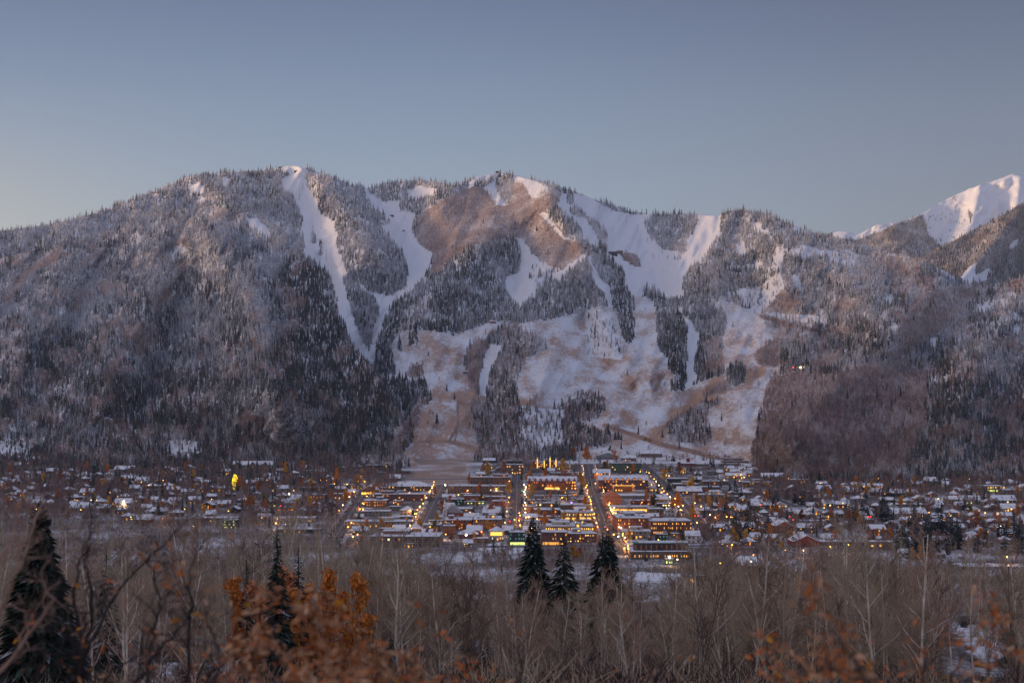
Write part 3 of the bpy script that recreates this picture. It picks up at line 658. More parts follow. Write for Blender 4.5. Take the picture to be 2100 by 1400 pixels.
def wall_mat(name, col, kind='brick'):
    """wall with brick courses or boards plus weathering"""
    if name in MATS: return MATS[name]
    m = bpy.data.materials.new(name); m.use_nodes = True; t = m.node_tree; b = t.nodes['Principled BSDF']
    b.inputs['Roughness'].default_value = .85; b.inputs['Specular IOR Level'].default_value = .2
    tc = N(t, 'ShaderNodeTexCoord'); nz = N(t, 'ShaderNodeTexNoise'); nz.inputs['Scale'].default_value = .45; nz.inputs['Detail'].default_value = 6
    t.links.new(tc.outputs['Object'], nz.inputs[0])
    mr = N(t, 'ShaderNodeMapRange'); mr.inputs[1].default_value = .3; mr.inputs[2].default_value = .7; mr.inputs[3].default_value = .7; mr.inputs[4].default_value = 1.3
    t.links.new(nz.outputs[0], mr.inputs[0])
    if kind == 'brick':
        mp = N(t, 'ShaderNodeMapping'); mp.inputs['Rotation'].default_value = (R_(90), 0, 0); t.links.new(tc.outputs['Object'], mp.inputs[0])
        br = N(t, 'ShaderNodeTexBrick'); br.inputs['Color1'].default_value = (*col, 1); br.inputs['Color2'].default_value = (col[0]*.75, col[1]*.72, col[2]*.72, 1)
        br.inputs['Mortar'].default_value = (col[0]*.6+.08, col[1]*.6+.08, col[2]*.6+.08, 1); br.inputs['Scale'].default_value = 1.6
        t.links.new(mp.outputs[0], br.inputs[0]); src = br.outputs[0]
    else:
        wv = N(t, 'ShaderNodeTexWave', bands_direction='Z'); wv.inputs['Scale'].default_value = 1.2; t.links.new(tc.outputs['Object'], wv.inputs[0])
        mm = N(t, 'ShaderNodeMixRGB'); mm.inputs[1].default_value = (col[0]*.8, col[1]*.8, col[2]*.8, 1); mm.inputs[2].default_value = (*col, 1)
        t.links.new(wv.outputs[0], mm.inputs[0]); src = mm.outputs[0]
    mx = N(t, 'ShaderNodeMixRGB', blend_type='MULTIPLY'); mx.inputs[0].default_value = 1
    t.links.new(src, mx.inputs[1]); t.links.new(mr.outputs[0], mx.inputs[2]); t.links.new(mx.outputs[0], b.inputs['Base Color'])
    MATS[name] = m; return m
WALLS = dict(red=wall_mat('red_brick', (.40,.12,.075)), orange=wall_mat('orange_brick', (.52,.21,.115)), darkred=wall_mat('dark_brick', (.27,.11,.095)),
    brown=wall_mat('brown_boards', (.23,.155,.12), 'board'), dark=wall_mat('dark_boards', (.06,.06,.065), 'board'), tan=wall_mat('tan_stucco', (.40,.29,.20), 'board'),
    beige=wall_mat('beige_stucco', (.46,.39,.32), 'board'), white=wall_mat('white_boards', (.66,.65,.64), 'board'), grey=wall_mat('grey_boards', (.25,.25,.26), 'board'),
    green=wall_mat('green_boards', (.10,.17,.14), 'board'), barn=wall_mat('barn_red_boards', (.33,.05,.05), 'board'), stone=wall_mat('pale_stone', (.40,.34,.26)))
def snow_roof_mat():
    m = bpy.data.materials.new('roof_snow'); m.use_nodes = True; t = m.node_tree; b = t.nodes['Principled BSDF']
    b.inputs['Roughness'].default_value = .8; geo = N(t, 'ShaderNodeNewGeometry'); nz = N(t, 'ShaderNodeTexNoise'); nz.inputs['Scale'].default_value = .22; nz.inputs['Detail'].default_value = 6
    t.links.new(geo.outputs['Position'], nz.inputs[0]); mr = N(t, 'ShaderNodeMapRange'); mr.inputs[1].default_value = .52; mr.inputs[2].default_value = .74
    t.links.new(nz.outputs[0], mr.inputs[0]); mx = N(t, 'ShaderNodeMixRGB'); mx.inputs[1].default_value = (.74,.75,.79,1); mx.inputs[2].default_value = (.20,.17,.16,1)
    t.links.new(mr.outputs[0], mx.inputs[0]); t.links.new(mx.outputs[0], b.inputs['Base Color']); return m
M_SNOW = snow_roof_mat()
M_TRIM = bsdf('dark_trim', (.07,.055,.05)); M_GREENROOF = bsdf('green_metal_roof', (.06,.20,.17), .5)
M_ROOF = bsdf('tar_roof', (.10,.09,.09)); M_GLASSD = bsdf('dark_glass', (.03,.035,.045), .1, .6)
M_FRAME = bsdf('window_frame', (.30,.24,.20)); M_METAL = bsdf('galvanised_metal', (.30,.31,.32), .5, metal=.5)
M_CONC = bsdf('concrete', (.35,.34,.33), noise=(.6,.15)); M_POLE = bsdf('lamp_post_paint', (.05,.05,.05))
def glow(name, c, s, samp='NONE'):
    m = bsdf(name, c, .5, .2, 0, c, s); m.cycles.emission_sampling = samp; return m
LIT = [glow('lit_window_amber', (1,.42,.07), 1.25), glow('lit_window_gold', (1,.52,.09), 1.7), glow('lit_window_orange', (1,.30,.04), .9), glow('lit_window_pale', (1,.78,.38), 2.2)]
LITG = glow('lit_window_greenish', (.75,.85,.22), 1.4); LITT = glow('lit_window_teal', (.10,.42,.34), .35)
LAMP = glow('street_lamp_glow', (1,.45,.08), 9, 'AUTO'); LAMPW = glow('white_lamp_glow', (1,.80,.50), 14, 'AUTO')
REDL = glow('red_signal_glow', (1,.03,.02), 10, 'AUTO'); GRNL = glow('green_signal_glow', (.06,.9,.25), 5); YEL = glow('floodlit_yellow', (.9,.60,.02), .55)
BULB = glow('fairy_light', (1,.72,.03), 9)
PURL = glow('violet_sign_glow', (.65,.25,1), 6)

NTHINGS = []
def thing(name, label, cat, loc=(0,0,0), rz=0, group=None):
    o = bpy.data.objects.new(name, None); COL.objects.link(o); o.location = loc; o.rotation_euler = (0, 0, rz); o.empty_display_size = .5
    setp(o, label, cat, group); NTHINGS.append(o); return o
LANDM = []      # (u, v, short phrase) things one can find in the photo
_winmesh = {}
def win_mesh(w, h, mat, style='rect'):
    k = (round(w, 1), round(h, 1), mat.name, style)
    if k not in _winmesh:
        b = MB(); w, h = k[0], k[1]; f = .12
        b.box(-w/2, w/2, -.05, .04, 0, h, 1); b.box(-w/2 + f, w/2 - f, -.09, -.052, f, h - f, 0)
        if w > 1.8: b.box(-.05, .05, -.12, -.092, f, h - f, 1)
        if style == 'arch':
            for i in range(5):
                a0, a1 = math.pi * i / 5, math.pi * (i + 1) / 5
                b.face([(0, -.09, h), (w/2*math.cos(a0), -.09, h + w/2*math.sin(a0)), (w/2*math.cos(a1), -.09, h + w/2*math.sin(a1))], 0)
        _winmesh[k] = b.mesh('window', [mat, M_FRAME])
    return _winmesh[k]
def add_window(par, x, y, z, w=1.5, h=1.7, lit=None, style='rect', label=None, rz=0):
    o = link('window', win_mesh(w, h, lit or M_GLASSD, style), par, (x, y, z))
    if rz: o.rotation_euler = (0, 0, rz)
    if label: o['label'] = label
    return o
def building(label, u, v, wpx, hpx, dep=16, col='brown', roof='flat', fl=2, lit=.3, nx=None, name='building', cat='building', ground=None, rnd=None, units=1, group=None, rz=None, litm=None, lm=None, wst='rect', maxwin=60, roofm=None, sink=1.5, ww=None, band=None):
    """u, v = middle of the foot of the front wall, wpx / hpx = width and wall height in the photo"""
    r = rnd or random.Random(int(u * 31 + v * 7))
    x, D, z = at(u, v); k = D / F; W = wpx * k; H = hpx * k; dep *= (1.9 if (W > 24 and name == 'building' and roof == 'flat') else (1.35 if W > 14 else 1.1))
    t = thing(name, label, cat, (x, D, z), rz if rz is not None else r.uniform(-.05, .05), group)
    if lm: LANDM.append((u, v, lm))
    M = WALLS[col]; b = MB(); b.box(-W/2, W/2, 0, dep, -sink, H); b.box(-W/2 - .06, W/2 + .06, -.06, dep + .06, -sink, .5, 1)
    if fl > 1 and W > 10:
        for f in range(1, fl): b.box(-W/2 - .05, W/2 + .05, -.05, .02, H * f / fl - .12, H * f / fl + .08, 1)
    b.obj('wall', [M, M_TRIM], t)
    RM = roofm or M_SNOW
    if roof == 'flat':
        b = MB(); b.box(-W/2 - .4, W/2 + .4, -.4, dep + .4, H + .003, H + .45, 1); b.box(-W/2 - .1, W/2 + .1, -.1, dep + .1, H + .453, H + .75, 0)
        rf = b.obj('roof', [RM, M_TRIM], t)
        if W > 22 and H > 5 and name == 'building' and r.random() < .7:
            pw = W * r.uniform(.18, .4); px_ = r.uniform(-W * .3, W * .3); py_ = dep * r.uniform(.3, .5); b = MB(); b.box(px_ - pw/2, px_ + pw/2, py_, py_ + dep * .35, H + .76, H + 3.4)
            ph = b.obj('penthouse', [WALLS[r.choice(['grey', 'darkred', 'brown', 'tan', 'beige'])]], t); b = MB(); b.box(px_ - pw/2 - .4, px_ + pw/2 + .4, py_ - .4, py_ + dep * .35 + .4, H + 3.403, H + 3.9); b.obj('penthouse_roof', [M_SNOW], ph)
            if lit: add_window(ph, px_ + pw * .2, py_ - .03, H + 1.3, 2.2, 1.3, LIT[r.randrange(3)] if r.random() < .5 else M_GLASSD)
        for q in range(units if W > 9 else 0):
            b = MB(); ux = r.uniform(-W * .4, W * .4); uy = r.uniform(3, dep - 3); s = r.uniform(.8, 1.8)
            b.box(ux - s, ux + s, uy - s, uy + s, H + .755, H + .755 + s * 1.1, 1); b.box(ux - s - .05, ux + s + .05, uy - s - .05, uy + s + .05, H + .757 + s * 1.1, H + .95 + s * 1.1, 0)
            b.obj('rooftop_unit', [M_SNOW, M_METAL], rf)
    elif roof in ('gx', 'gy', 'hip'):
        o_ = .7; rise = (dep if roof != 'gy' else W) * (.30 if roof != 'hip' else .26); rise = min(rise, 5.5)
        b = MB()
        if roof == 'hip': b.hip(-W/2 - o_, W/2 + o_, -o_, dep + o_, H + .003, H + rise, 0)
        else:
            b.gable(-W/2 - o_, W/2 + o_, -o_, dep + o_, H + .003, H + rise, 'x' if roof == 'gx' else 'y', 0)
            if roof == 'gy': b.gable(-W/2 + .05, W/2 - .05, -.75, -.4, H - .3, H + rise - .7, 'y', 2)
        b.box(-W/2 - o_, W/2 + o_, -o_ - .04, -o_ + .05, H - .2, H + .05, 1)
        rf = b.obj('roof', [RM, M_TRIM, M], t)
        if r.random() < .7:
            b = MB(); cx = r.uniform(-W * .3, W * .3); cy = dep * .6; b.box(cx - .5, cx + .5, cy - .5, cy + .5, H, H + rise + 1.1, 0); b.box(cx - .6, cx + .6, cy - .6, cy + .6, H + rise + 1.102, H + rise + 1.35, 1)
            b.obj('chimney', [WALLS['darkred'], M_SNOW], rf)
    fh = H / fl; nx = nx or max(2, int(W / 3.6)); sp = W / nx; cnt = 0
    wh = min(1.9, fh * .55); w0 = ww or min(1.7, sp * .5)
    cells = [(i, f) for f in range(fl) for i in range(nx)]
    if len(cells) > maxwin: r.shuffle(cells); cells = cells[:maxwin]
    for (i, f) in cells:
        wx = -W/2 + sp * (i + .5); wz = fh * f + fh * .28
        l = None
        if r.random() < lit: l = litm or LIT[r.choices((0, 1, 2, 3), (5, 3, 4, 1))[0]]
        if f == 0 and i == nx // 2:
            if W > 6:
                b = MB(); b.box(-.8, .8, -.07, .03, 0, 2.2, 0); b.box(-.6, .6, -.11, -.072, .1, 2.05, 1); b.obj('door', [M_TRIM, l or WALLS['brown']], t, (wx, 0, 0))
                continue
        add_window(t, wx + r.uniform(-.15, .15) * sp, -.03, wz, w0 * r.choice((.7, 1, 1, 1.25)), wh * r.choice((.8, 1, 1)), l, wst if f == fl - 1 else 'rect')
    if ground:      # lit shopfront band
        b = MB(); zz = .3; b.box(-W * .47, W * .47, -.18, -.07, zz, zz + min(2.2, fh * .6), 0)
        for i in range(nx + 1): xx = -W * .47 + W * .94 * i / nx; b.box(xx - .12, xx + .12, -.24, -.182, zz, zz + min(2.2, fh * .6), 1)
        o = b.obj('shopfront', [ground, M_TRIM], t)
        aw = MB(); aw.box(-W * .48, W * .48, -1.5, -.07, fh * .78, fh * .78 + .2, 0, top=1); aw.obj('awning', [M_TRIM, M_SNOW], t)
    return t, W, H

# ---- streets: sheets just above the plain, with snow-covered pavements
M_ASPH = bsdf('asphalt', (.10,.085,.085), .7, .3, noise=(.15,.25)); M_SLUSH = bsdf('snowy_pavement', (.34,.33,.35), .9, noise=(.3,.35)); M_LINE = bsdf('road_paint', (.55,.55,.5))
def street(name, pts, wd, mat, dz=.06):
    P = []
    for (x0, y0), (x1, y1) in zip(pts[:-1], pts[1:]):
        n = max(2, int(math.hypot(x1 - x0, y1 - y0) / 8))
        for i in range(n): P.append((x0 + (x1 - x0) * i / n, y0 + (y1 - y0) * i / n))
    P.append(pts[-1]); P = np.array(P); T = np.gradient(P, axis=0); T /= np.linalg.norm(T, axis=1)[:, None]; Nn = np.stack([-T[:, 1], T[:, 0]], 1)
    V = []
    for s in np.linspace(-1, 1, 5):
        Q = P + Nn * (s * wd / 2); V.append(np.stack([Q[:, 0], Q[:, 1], gz(Q[:, 0], Q[:, 1]) + dz], -1))
    V = np.stack(V, 1); n = len(P); i = np.arange(n - 1)[:, None] * 5 + np.arange(4)[None, :]
    Qd = np.stack([i, i + 5, i + 6, i + 1], -1).reshape(-1, 4)
    me = mesh_np(name, V.reshape(-1, 3), Qd, [mat], smooth=True)
    if me.polygons and me.polygons[0].normal.z < 0: me.flip_normals()
    return setp(link(name, me), kind='structure')
LONG = [[(-152, 1180), (-180, 1760)], [(-83, 1230), (-88, 1790)], [(3, 1175), (8, 2080)], [(83, 1110), (100, 1760), (118, 2180)], [(172, 1200), (192, 1780), (200, 2150)], [(300, 1500), (285, 1760), (322, 2160)]]
for L_ in LONG:
    street('pavement', L_, 22, M_SLUSH, .05); street('road', L_, 15, M_ASPH, .09)
    street('road_marking', L_, .3, M_LINE, .12)
CROSS = [1160, 1262, 1385, 1500, 1620, 1745, 1880]
for i, y in enumerate(CROSS):
    xa, xb = (-185, 215) if y < 1300 else (-260, 330)
    street('pavement', [(xa, y), (xb, y + 4)], 15, M_SLUSH, .07); street('road', [(xa - 4, y - 3), (xb + 4, y + 8)], 10, M_ASPH, .11)

B = building
def lead(t, name, mb, mats): return mb.obj(name, mats, t)
# ---- downtown, far rows first
B('long brown three-storey lodge under a flat snowy roof at the ski run foot', 977, 1012, 118, 15, 16, 'brown', fl=3, lit=.05, nx=18, units=3, lm='long lodge below ski run')
B('long hip-roofed lodge with lit top windows, left of the foot of the ski run', 840, 1006, 88, 9, 18, 'brown', 'hip', fl=2, lit=.3, lm='hip-roofed lodge')
B('long red-and-grey lodge with lamps under its flat snowy roof, in front of the hip-roofed lodge', 822, 1026, 122, 12, 16, 'darkred', fl=3, lit=.25, nx=16)
B('glowing entrance hall with gabled front and gold arched windows', 757, 1014, 34, 10, 14, 'brown', 'gy', fl=1, lit=1, nx=6, ground=LIT[1], lm='glowing gabled hall')
B('orange-lit brown block with a flat snowy roof left of the second street', 769, 1038, 48, 11, 16, 'brown', fl=2, lit=.85, nx=9, litm=LIT[2])
B('motel-like block with a column of bright lit windows at its left end', 692, 1023, 32, 10, 12, 'grey', fl=2, lit=.55)
B('low block with glowing amber ground floor, left of the lit-column block', 650, 1022, 34, 7, 12, 'brown', fl=1, lit=1)
B('long low snowy roof behind the glowing amber ground-floor block', 640, 1006, 50, 6, 14, 'brown', fl=1, lit=.2)
B('low white-roofed block with one fiery orange sign on its roof', 690, 999, 54, 5, 12, 'grey', fl=1, lit=.3)
B('dark red brick block with a long flat snowy roof behind the black glass block', 972, 1026, 42, 9, 16, 'red', fl=2, lit=.2)
B('dark red windowless-looking block left of the central street', 1015, 1027, 42, 8, 15, 'darkred', fl=2, lit=0)
B('orange brick shop with lit corner at the head of the central street', 1022, 1015, 30, 6, 14, 'orange', fl=1, lit=.2)
B('black modern block with a teal glass front beside the church', 933, 1036, 34, 12, 14, 'dark', fl=2, lit=.75, litm=LITT, nx=5, lm='black glass block')
B('plain red brick block with snow roof at the corner of the central street', 1023, 1040, 29, 12, 15, 'red', fl=2, lit=.0, nx=5)
B('low shop row with a yellow lit strip right of the black glass block', 975, 1034, 38, 5, 10, 'brown', fl=1, lit=1, litm=LITG)
B('dark shop row with snow roofs behind the church', 940, 1052, 56, 8, 14, 'brown', fl=2, lit=.12)
B('broad grey block with a plain snow-covered pitched roof between two dark spruces', 1008, 1057, 36, 6, 24, 'grey', 'gx', fl=1, lit=0, lm='snow-pitched block')
B('square orange sandstone block with rows of small windows', 1000, 1086, 58, 20, 26, 'orange', fl=3, lit=.06, nx=14, wst='arch', lm='square sandstone block')
B('red brick block with lit upper terrace left of the sandstone block', 940, 1084, 56, 17, 20, 'red', fl=3, lit=.3, nx=12)
B('four-storey narrow red brick corner building with small dark windows', 920, 1096, 25, 17, 12, 'orange', fl=4, lit=.1, nx=6, lm='narrow red corner building')
B('beige stepped block with snow roofs left of the narrow red corner building', 886, 1095, 38, 18, 16, 'beige', fl=3, lit=.2)
t, W, H = B('long motel with nine evenly spaced door lamps on its balconies', 776, 1083, 140, 13, 13, 'beige', fl=2, lit=.0, nx=22, lm='motel with door lamps')
for i in range(9):
    b = MB(); b.box(-.4, .4, -1.0, -.7, 0, 2.0, 0); b.obj('door_lamp', [LIT[1]], t, (-W * .28 + W * .66 * i / 8, 0, H * .2))
b = MB(); b.box(-W/2, W/2, -1.4, -.06, H * .48, H * .53, 0); b.obj('balcony', [M_TRIM], t)
B('very long low white-roofed block with a few gold arched windows at ground level', 830, 1121, 142, 20, 22, 'brown', fl=2, lit=.1, nx=20, units=4, ground=None, lm='long white-roofed block')
B('two gold-lit picture windows below the long white roof', 838, 1123, 20, 7, 6, 'brown', fl=1, lit=1, nx=3, litm=LIT[1], name='shop')
B('square red hut with snow roof between the sandstone block and the lit pavilion', 960, 1104, 40, 9, 12, 'darkred', 'hip', fl=1, lit=.1)
B('wide brown hall with a pitched snow roof in front of the sandstone block', 972, 1100, 30, 12, 14, 'darkred', 'gx', fl=1, lit=0)
# church with steeple
x, D, z = at(917, 1064); t = thing('church', 'church with a slim white steeple and cross among the brick blocks', 'church', (x, D, z)); LANDM.append((915, 1062, 'white steeple'))
b = MB(); b.box(-4, 14, 2, 24, -1, 6); b.obj('wall', WALLS['darkred'], t)
b = MB(); b.gable(-4.6, 14.6, 1.4, 24.6, 6, 13, 'y', 0); b.obj('roof', [bsdf('grey_shingles', (.33,.32,.34))], t)
st = MB(); st.box(-4.2, -.2, -2, 2, -1, 9, 0); st.box(-3.6, -.8, -1.4, 1.4, 9, 12, 0); st.obj('steeple', WALLS['white'], t)
b = MB(); b.tube((-2.2, 0, 12), (-2.2, 0, 19), 2.0, .1, 8); b.obj('spire', [M_SNOW], t)
b = MB(); b.box(-2.28, -2.12, -.08, .08, 19, 21.2); b.box(-2.8, -1.6, -.07, .07, 20.1, 20.35); b.obj('cross', [M_FRAME], t)
for zz in (3.2, 6.4): add_window(t, -2.2, -2.02, zz, 1.0, 1.6, None, 'arch')
# right of the central street
B('orange brick corner block with tall dark windows right of the central street', 1087, 1052, 26, 13, 14, 'orange', fl=2, lit=.05, nx=6)
B('long dark red block with a stair-stepped snowy roof', 1124, 1058, 54, 12, 16, 'darkred', fl=2, lit=.15)
B('grey modern roof pavilion with one big dark window above the shops', 1139, 1036, 14, 8, 9, 'white', fl=1, lit=0, nx=2)
B('row of shops with small white lamps under the pavilion roof', 1118, 1038, 44, 6, 12, 'brown', fl=1, lit=.6, litm=LIT[3])
B('low shop with a violet neon sign by the central blocks', 1180, 1044, 60, 8, 16, 'brown', fl=1, lit=.25)
B('pale stone block glowing yellow all over beside the bright street', 1184, 1066, 66, 15, 18, 'stone', fl=2, lit=.85, nx=14, litm=LIT[1], ground=LIT[1], lm='glowing stone block')
B('white-walled plain block left of the tall centre spruce', 1092, 1084, 32, 15, 14, 'white', fl=2, lit=0, nx=4)
B('dark block with an orange-lit front behind the tall centre spruce', 1126, 1068, 46, 8, 12, 'darkred', fl=1, lit=.5)
B('plain violet-grey brick block with one narrow window', 1145, 1079, 42, 11, 14, 'darkred', fl=1, lit=0, nx=3)
t, W, H = B('tan long civic block with two rows of gold windows and a small central turret', 1170, 1097, 104, 17, 18, 'tan', 'flat', fl=2, lit=.9, nx=24, litm=LIT[1], lm='tan turreted block')
b = MB(); b.box(4, 9, -1, 4, 0, H + 3.5, 0); b.obj('turret', WALLS['tan'], t); b = MB(); b.hip(3.4, 9.6, -1.6, 4.6, H + 3.5, H + 5, 0); b.obj('turret_roof', [M_SNOW], t); add_window(t, 6.5, -1.03, H, 2.2, 2.4, LIT[1])
B('dark red brick block with white roof edge, in front of the tan civic block', 1193, 1112, 62, 17, 16, 'darkred', fl=3, lit=.3, nx=12)
B('red building with glass front and orange-lit ground floor between the spruces', 1137, 1117, 52, 25, 18, 'darkred', fl=3, lit=.3, nx=10, ground=LIT[0])
B('modern block with yellow-green glowing glass ground floor left of the tall spruce', 1061, 1117, 32, 25, 16, 'dark', fl=3, lit=.35, litm=LITT, ground=LITG, nx=6, lm='yellow-green glass block')
t, W, H = B('glass pavilion with glowing upper storey on white posts', 1018, 1108, 30, 19, 14, 'white', 'hip', fl=2, lit=.5, nx=6, lm='lit glass pavilion')
b = MB(); b.box(-W * .4, W * .4, -.3, -.12, H * .55, H * .92, 0); b.obj('glazing', [LIT[1]], t)
B('slanted white roof over a dark ramp right of the glass pavilion', 1041, 1096, 20, 9, 12, 'dark', 'gx', fl=1, lit=0)
# mid distance hotels
t, W, H = B('victorian red hotel with a row of pointed dormers and glowing porch', 1132, 1004, 100, 18, 18, 'red', 'gx', fl=3, lit=.3, nx=18, ground=None, lm='pointed-dormer hotel')
for i in range(9):
    b = MB(); xx = -W * .46 + W * .92 * i / 8; b.box(xx - 1.4, xx + 1.4, -.9, 2, H, H + 1.4, 0); b.gable(xx - 1.8, xx + 1.8, -1.0, 4, H + 1.4, H + 4, 'y', 1, ends=0); b.obj('dormer', [WALLS['red'], M_SNOW], t)
b = MB(); b.box(-9, 9, -3, -.2, .6, 3, 0); b.obj('porch', [LIT[1]], t)
for i, (u, hh) in enumerate(((1098, 26), (1112, 22), (1124, 28), (1136, 24), (1150, 16), (1164, 14))):
    t, W, H = B('narrow pitched-roof condo tower, number %s from the left in the spire-chimney cluster' % ('one', 'two', 'three', 'four', 'five', 'six')[i], u - 3, 962, 11, hh - 10, 10, 'red' if i % 2 else 'darkred', 'gy', fl=3, lit=.45, nx=3, lm='spire-chimney condos' if i == 2 else None)
    b = MB(); b.box(W * .5 + .1, W * .5 + 2.2, -.6, 1.4, -1, H + 7, 0); ch = b.obj('chimney', WALLS['white'], t)
    b = MB(); b.box(W * .5 + .4, W * .5 + 1.9, -.68, -.61, 2, H + 4, 0); b.obj('chimney_glow', [LIT[1]], ch)  # glowing panel stands in for lamplight on the chimney front
B('lit orange brick lodge with glowing balconies left of the spire chimneys', 1056, 972, 36, 19, 14, 'brown', fl=3, lit=.5, nx=7)
B('dark stepped lodge roof behind the glowing-balcony lodge', 1052, 952, 40, 7, 12, 'dark', fl=1, lit=0)
B('brown flat-roofed block left of the central street end', 1006, 992, 84, 13, 16, 'brown', fl=2, lit=.06)
B('small white-gabled chalet with a lamp beside the ski run foot', 1002, 962, 18, 8, 10, 'beige', 'gy', fl=1, lit=.2)
B('dark wooden chalet with wide gable above the white-gabled chalet', 1003, 950, 24, 6, 10, 'dark', 'gx', fl=1, lit=0)
B('small grey chalet with snow roof right of the white-gabled chalet', 1026, 966, 16, 6, 10, 'grey', 'gy', fl=1, lit=.2)
B('large lodge with snowy shingle roof right of the upper street', 1158, 978, 60, 8, 14, 'grey', fl=2, lit=.2)
# right middle
t, W, H = B('huge red-brick grand hotel with arched dormers and a string of lights', 1278, 1008, 100, 24, 22, 'darkred', 'gx', fl=4, lit=.35, nx=18, lm='grand dormer hotel')
for i in range(7):
    b = MB(); xx = -W * .38 + W * .72 * i / 6; b.tube((xx, -1.2, H + 1.0), (xx, 3, H + 1.0), 1.7, 1.7, 12, 0); b.tube((xx, -1.3, H + 1), (xx, -1.21, H + 1), .9, .9, 8, 1); b.obj('dormer', [WALLS['red'], LIT[2]], t)
b = MB(); b.box(-13, 14, -6, -.2, 7.5, 8, 1, top=0); 
for q in (-12, 13): b.box(q - .4, q + .4, -5.5, -4.7, -1, 7.4, 2)
b.obj('canopy', [M_SNOW, LIT[1], WALLS['white']], t)
B('red brick wing with round dormer windows left of the grand hotel', 1235, 980, 34, 10, 14, 'red', 'gx', fl=2, lit=.5, nx=8, wst='arch')
B('dark green slatted apartment block with snowy terraces', 1285, 970, 62, 20, 15, 'green', fl=4, lit=.12, nx=12, lm='green slatted block')
B('brown barn-like block above the green slatted block', 1290, 946, 30, 7, 12, 'brown', 'gx', fl=1, lit=.1)
B('long barrack roof dusted with snow, stepping down to the right', 1336, 940, 44, 10, 14, 'brown', 'gx', fl=2, lit=.05)
B('broad white snow roofs above the orange trees', 1246, 942, 44, 8, 16, 'grey', 'gy', fl=1, lit=.0)
B('pagoda-like hillside house with stacked snowy roofs', 1243, 922, 30, 7, 12, 'brown', 'hip', fl=1, lit=.1, lm='stacked-roof hillside house')
B('long dark red chalet row half hidden by orange trees on the slope', 1172, 924, 50, 5, 12, 'darkred', 'gx', fl=1, lit=.1)
B('plain orange-brick theatre block with a blank gabled wall and a tower', 1258, 1040, 35, 22, 24, 'orange', 'gy', fl=1, lit=0, nx=2, roofm=WALLS['orange'], lm='blank orange theatre')
B('bright amber-lit long shop row at the top of the bright street corner', 1292, 1049, 84, 9, 14, 'stone', fl=1, lit=.9, nx=16, ground=LIT[1])
B('red block with snow patches behind the amber shop row', 1314, 1035, 38, 8, 12, 'red', fl=2, lit=.2)
B('white wide snow roof left of the red snow-patched block', 1290, 1022, 80, 5, 24, 'grey', fl=1, lit=0)
B('second amber-lit shop row nearer than the theatre', 1292, 1058, 70, 7, 12, 'darkred', fl=1, lit=.8, nx=14)
B('dark wooden block with twin lit windows', 1346, 1058, 30, 14, 14, 'brown', fl=2, lit=.3)
B('black modern house with bright pale windows', 1361, 1044, 26, 11, 12, 'dark', fl=2, lit=.7, litm=LIT[3], nx=5)
B('white gabled house right of the dark wooden block', 1376, 1058, 18, 12, 12, 'white', 'gy', fl=2, lit=.1)
B('big square red brick hotel with snow roof beside the bright street', 1301, 1091, 70, 28, 30, 'red', fl=4, lit=.22, nx=16, units=3, lm='square brick hotel')
B('long red brick hotel wing with three rows of gold windows', 1377, 1096, 84, 27, 20, 'darkred', fl=3, lit=.62, nx=20, litm=LIT[0], units=2, lm='gold-windowed brick wing')
B('snowy stacked roofs in front of the square brick hotel', 1305, 1104, 60, 14, 12, 'grey', fl=2, lit=.3)
B('dark building with a pale green glass band', 1358, 1112, 24, 16, 10, 'dark', fl=2, lit=.6, litm=LITT, nx=4)
B('white gabled house at the edge of the bare wood', 1422, 1114, 28, 16, 12, 'white', 'gx', fl=2, lit=.1, lm='white wood-edge house')
t, W, H = B('long green-roofed hall with a snow-covered lower roof and amber windows', 1357, 1146, 126, 14, 14, 'brown', fl=1, lit=.75, nx=26, litm=LIT[0], lm='green-roofed hall', maxwin=26)
b = MB(); b.box(-W * .42, W * .46, 8, 20, H, H + 6, 1); b.box(-W * .43, W * .47, 7.5, 20.5, H + 6, H + 6.6, 0); b.box(-W * .34, W * .46, 7.6, 20.4, H + 6.6, H + 7.2, 2); b.obj('clerestory', [M_GREENROOF, M_TRIM, M_SNOW], t)
b = MB()
for i in range(11): xx = -W * .4 + W * .84 * i / 10; b.box(xx - .5, xx + .5, 7.8, 7.95, H + 1.5, H + 5, 0)
b.obj('clerestory_window', [WALLS['orange']], t)
B('glowing lime-yellow glass stairwell beside the green-roofed hall', 1295, 1137, 16, 12, 10, 'green', fl=2, lit=1, litm=LITG, nx=3)
B('low lime-lit kiosk in the snow below the green-roofed hall', 1373, 1158, 16, 11, 6, 'green', fl=1, lit=1, litm=LITG, nx=3, name='kiosk', cat='kiosk')
B('tan house with three glowing arched windows among bare trees', 1444, 1204, 66, 17, 12, 'tan', fl=1, lit=1, nx=3, litm=LIT[0], wst='arch', ww=2.0, lm='three-arch house')
B('pale flat roof behind the tan three-arch house', 1500, 1195, 30, 8, 12, 'grey', fl=1, lit=0)
B('white-roofed shed with green and yellow lamps under its eave', 1547, 1168, 52, 9, 20, 'grey', 'gx', fl=1, lit=.1, lm='white-roofed shed', name='shed', cat='shed')
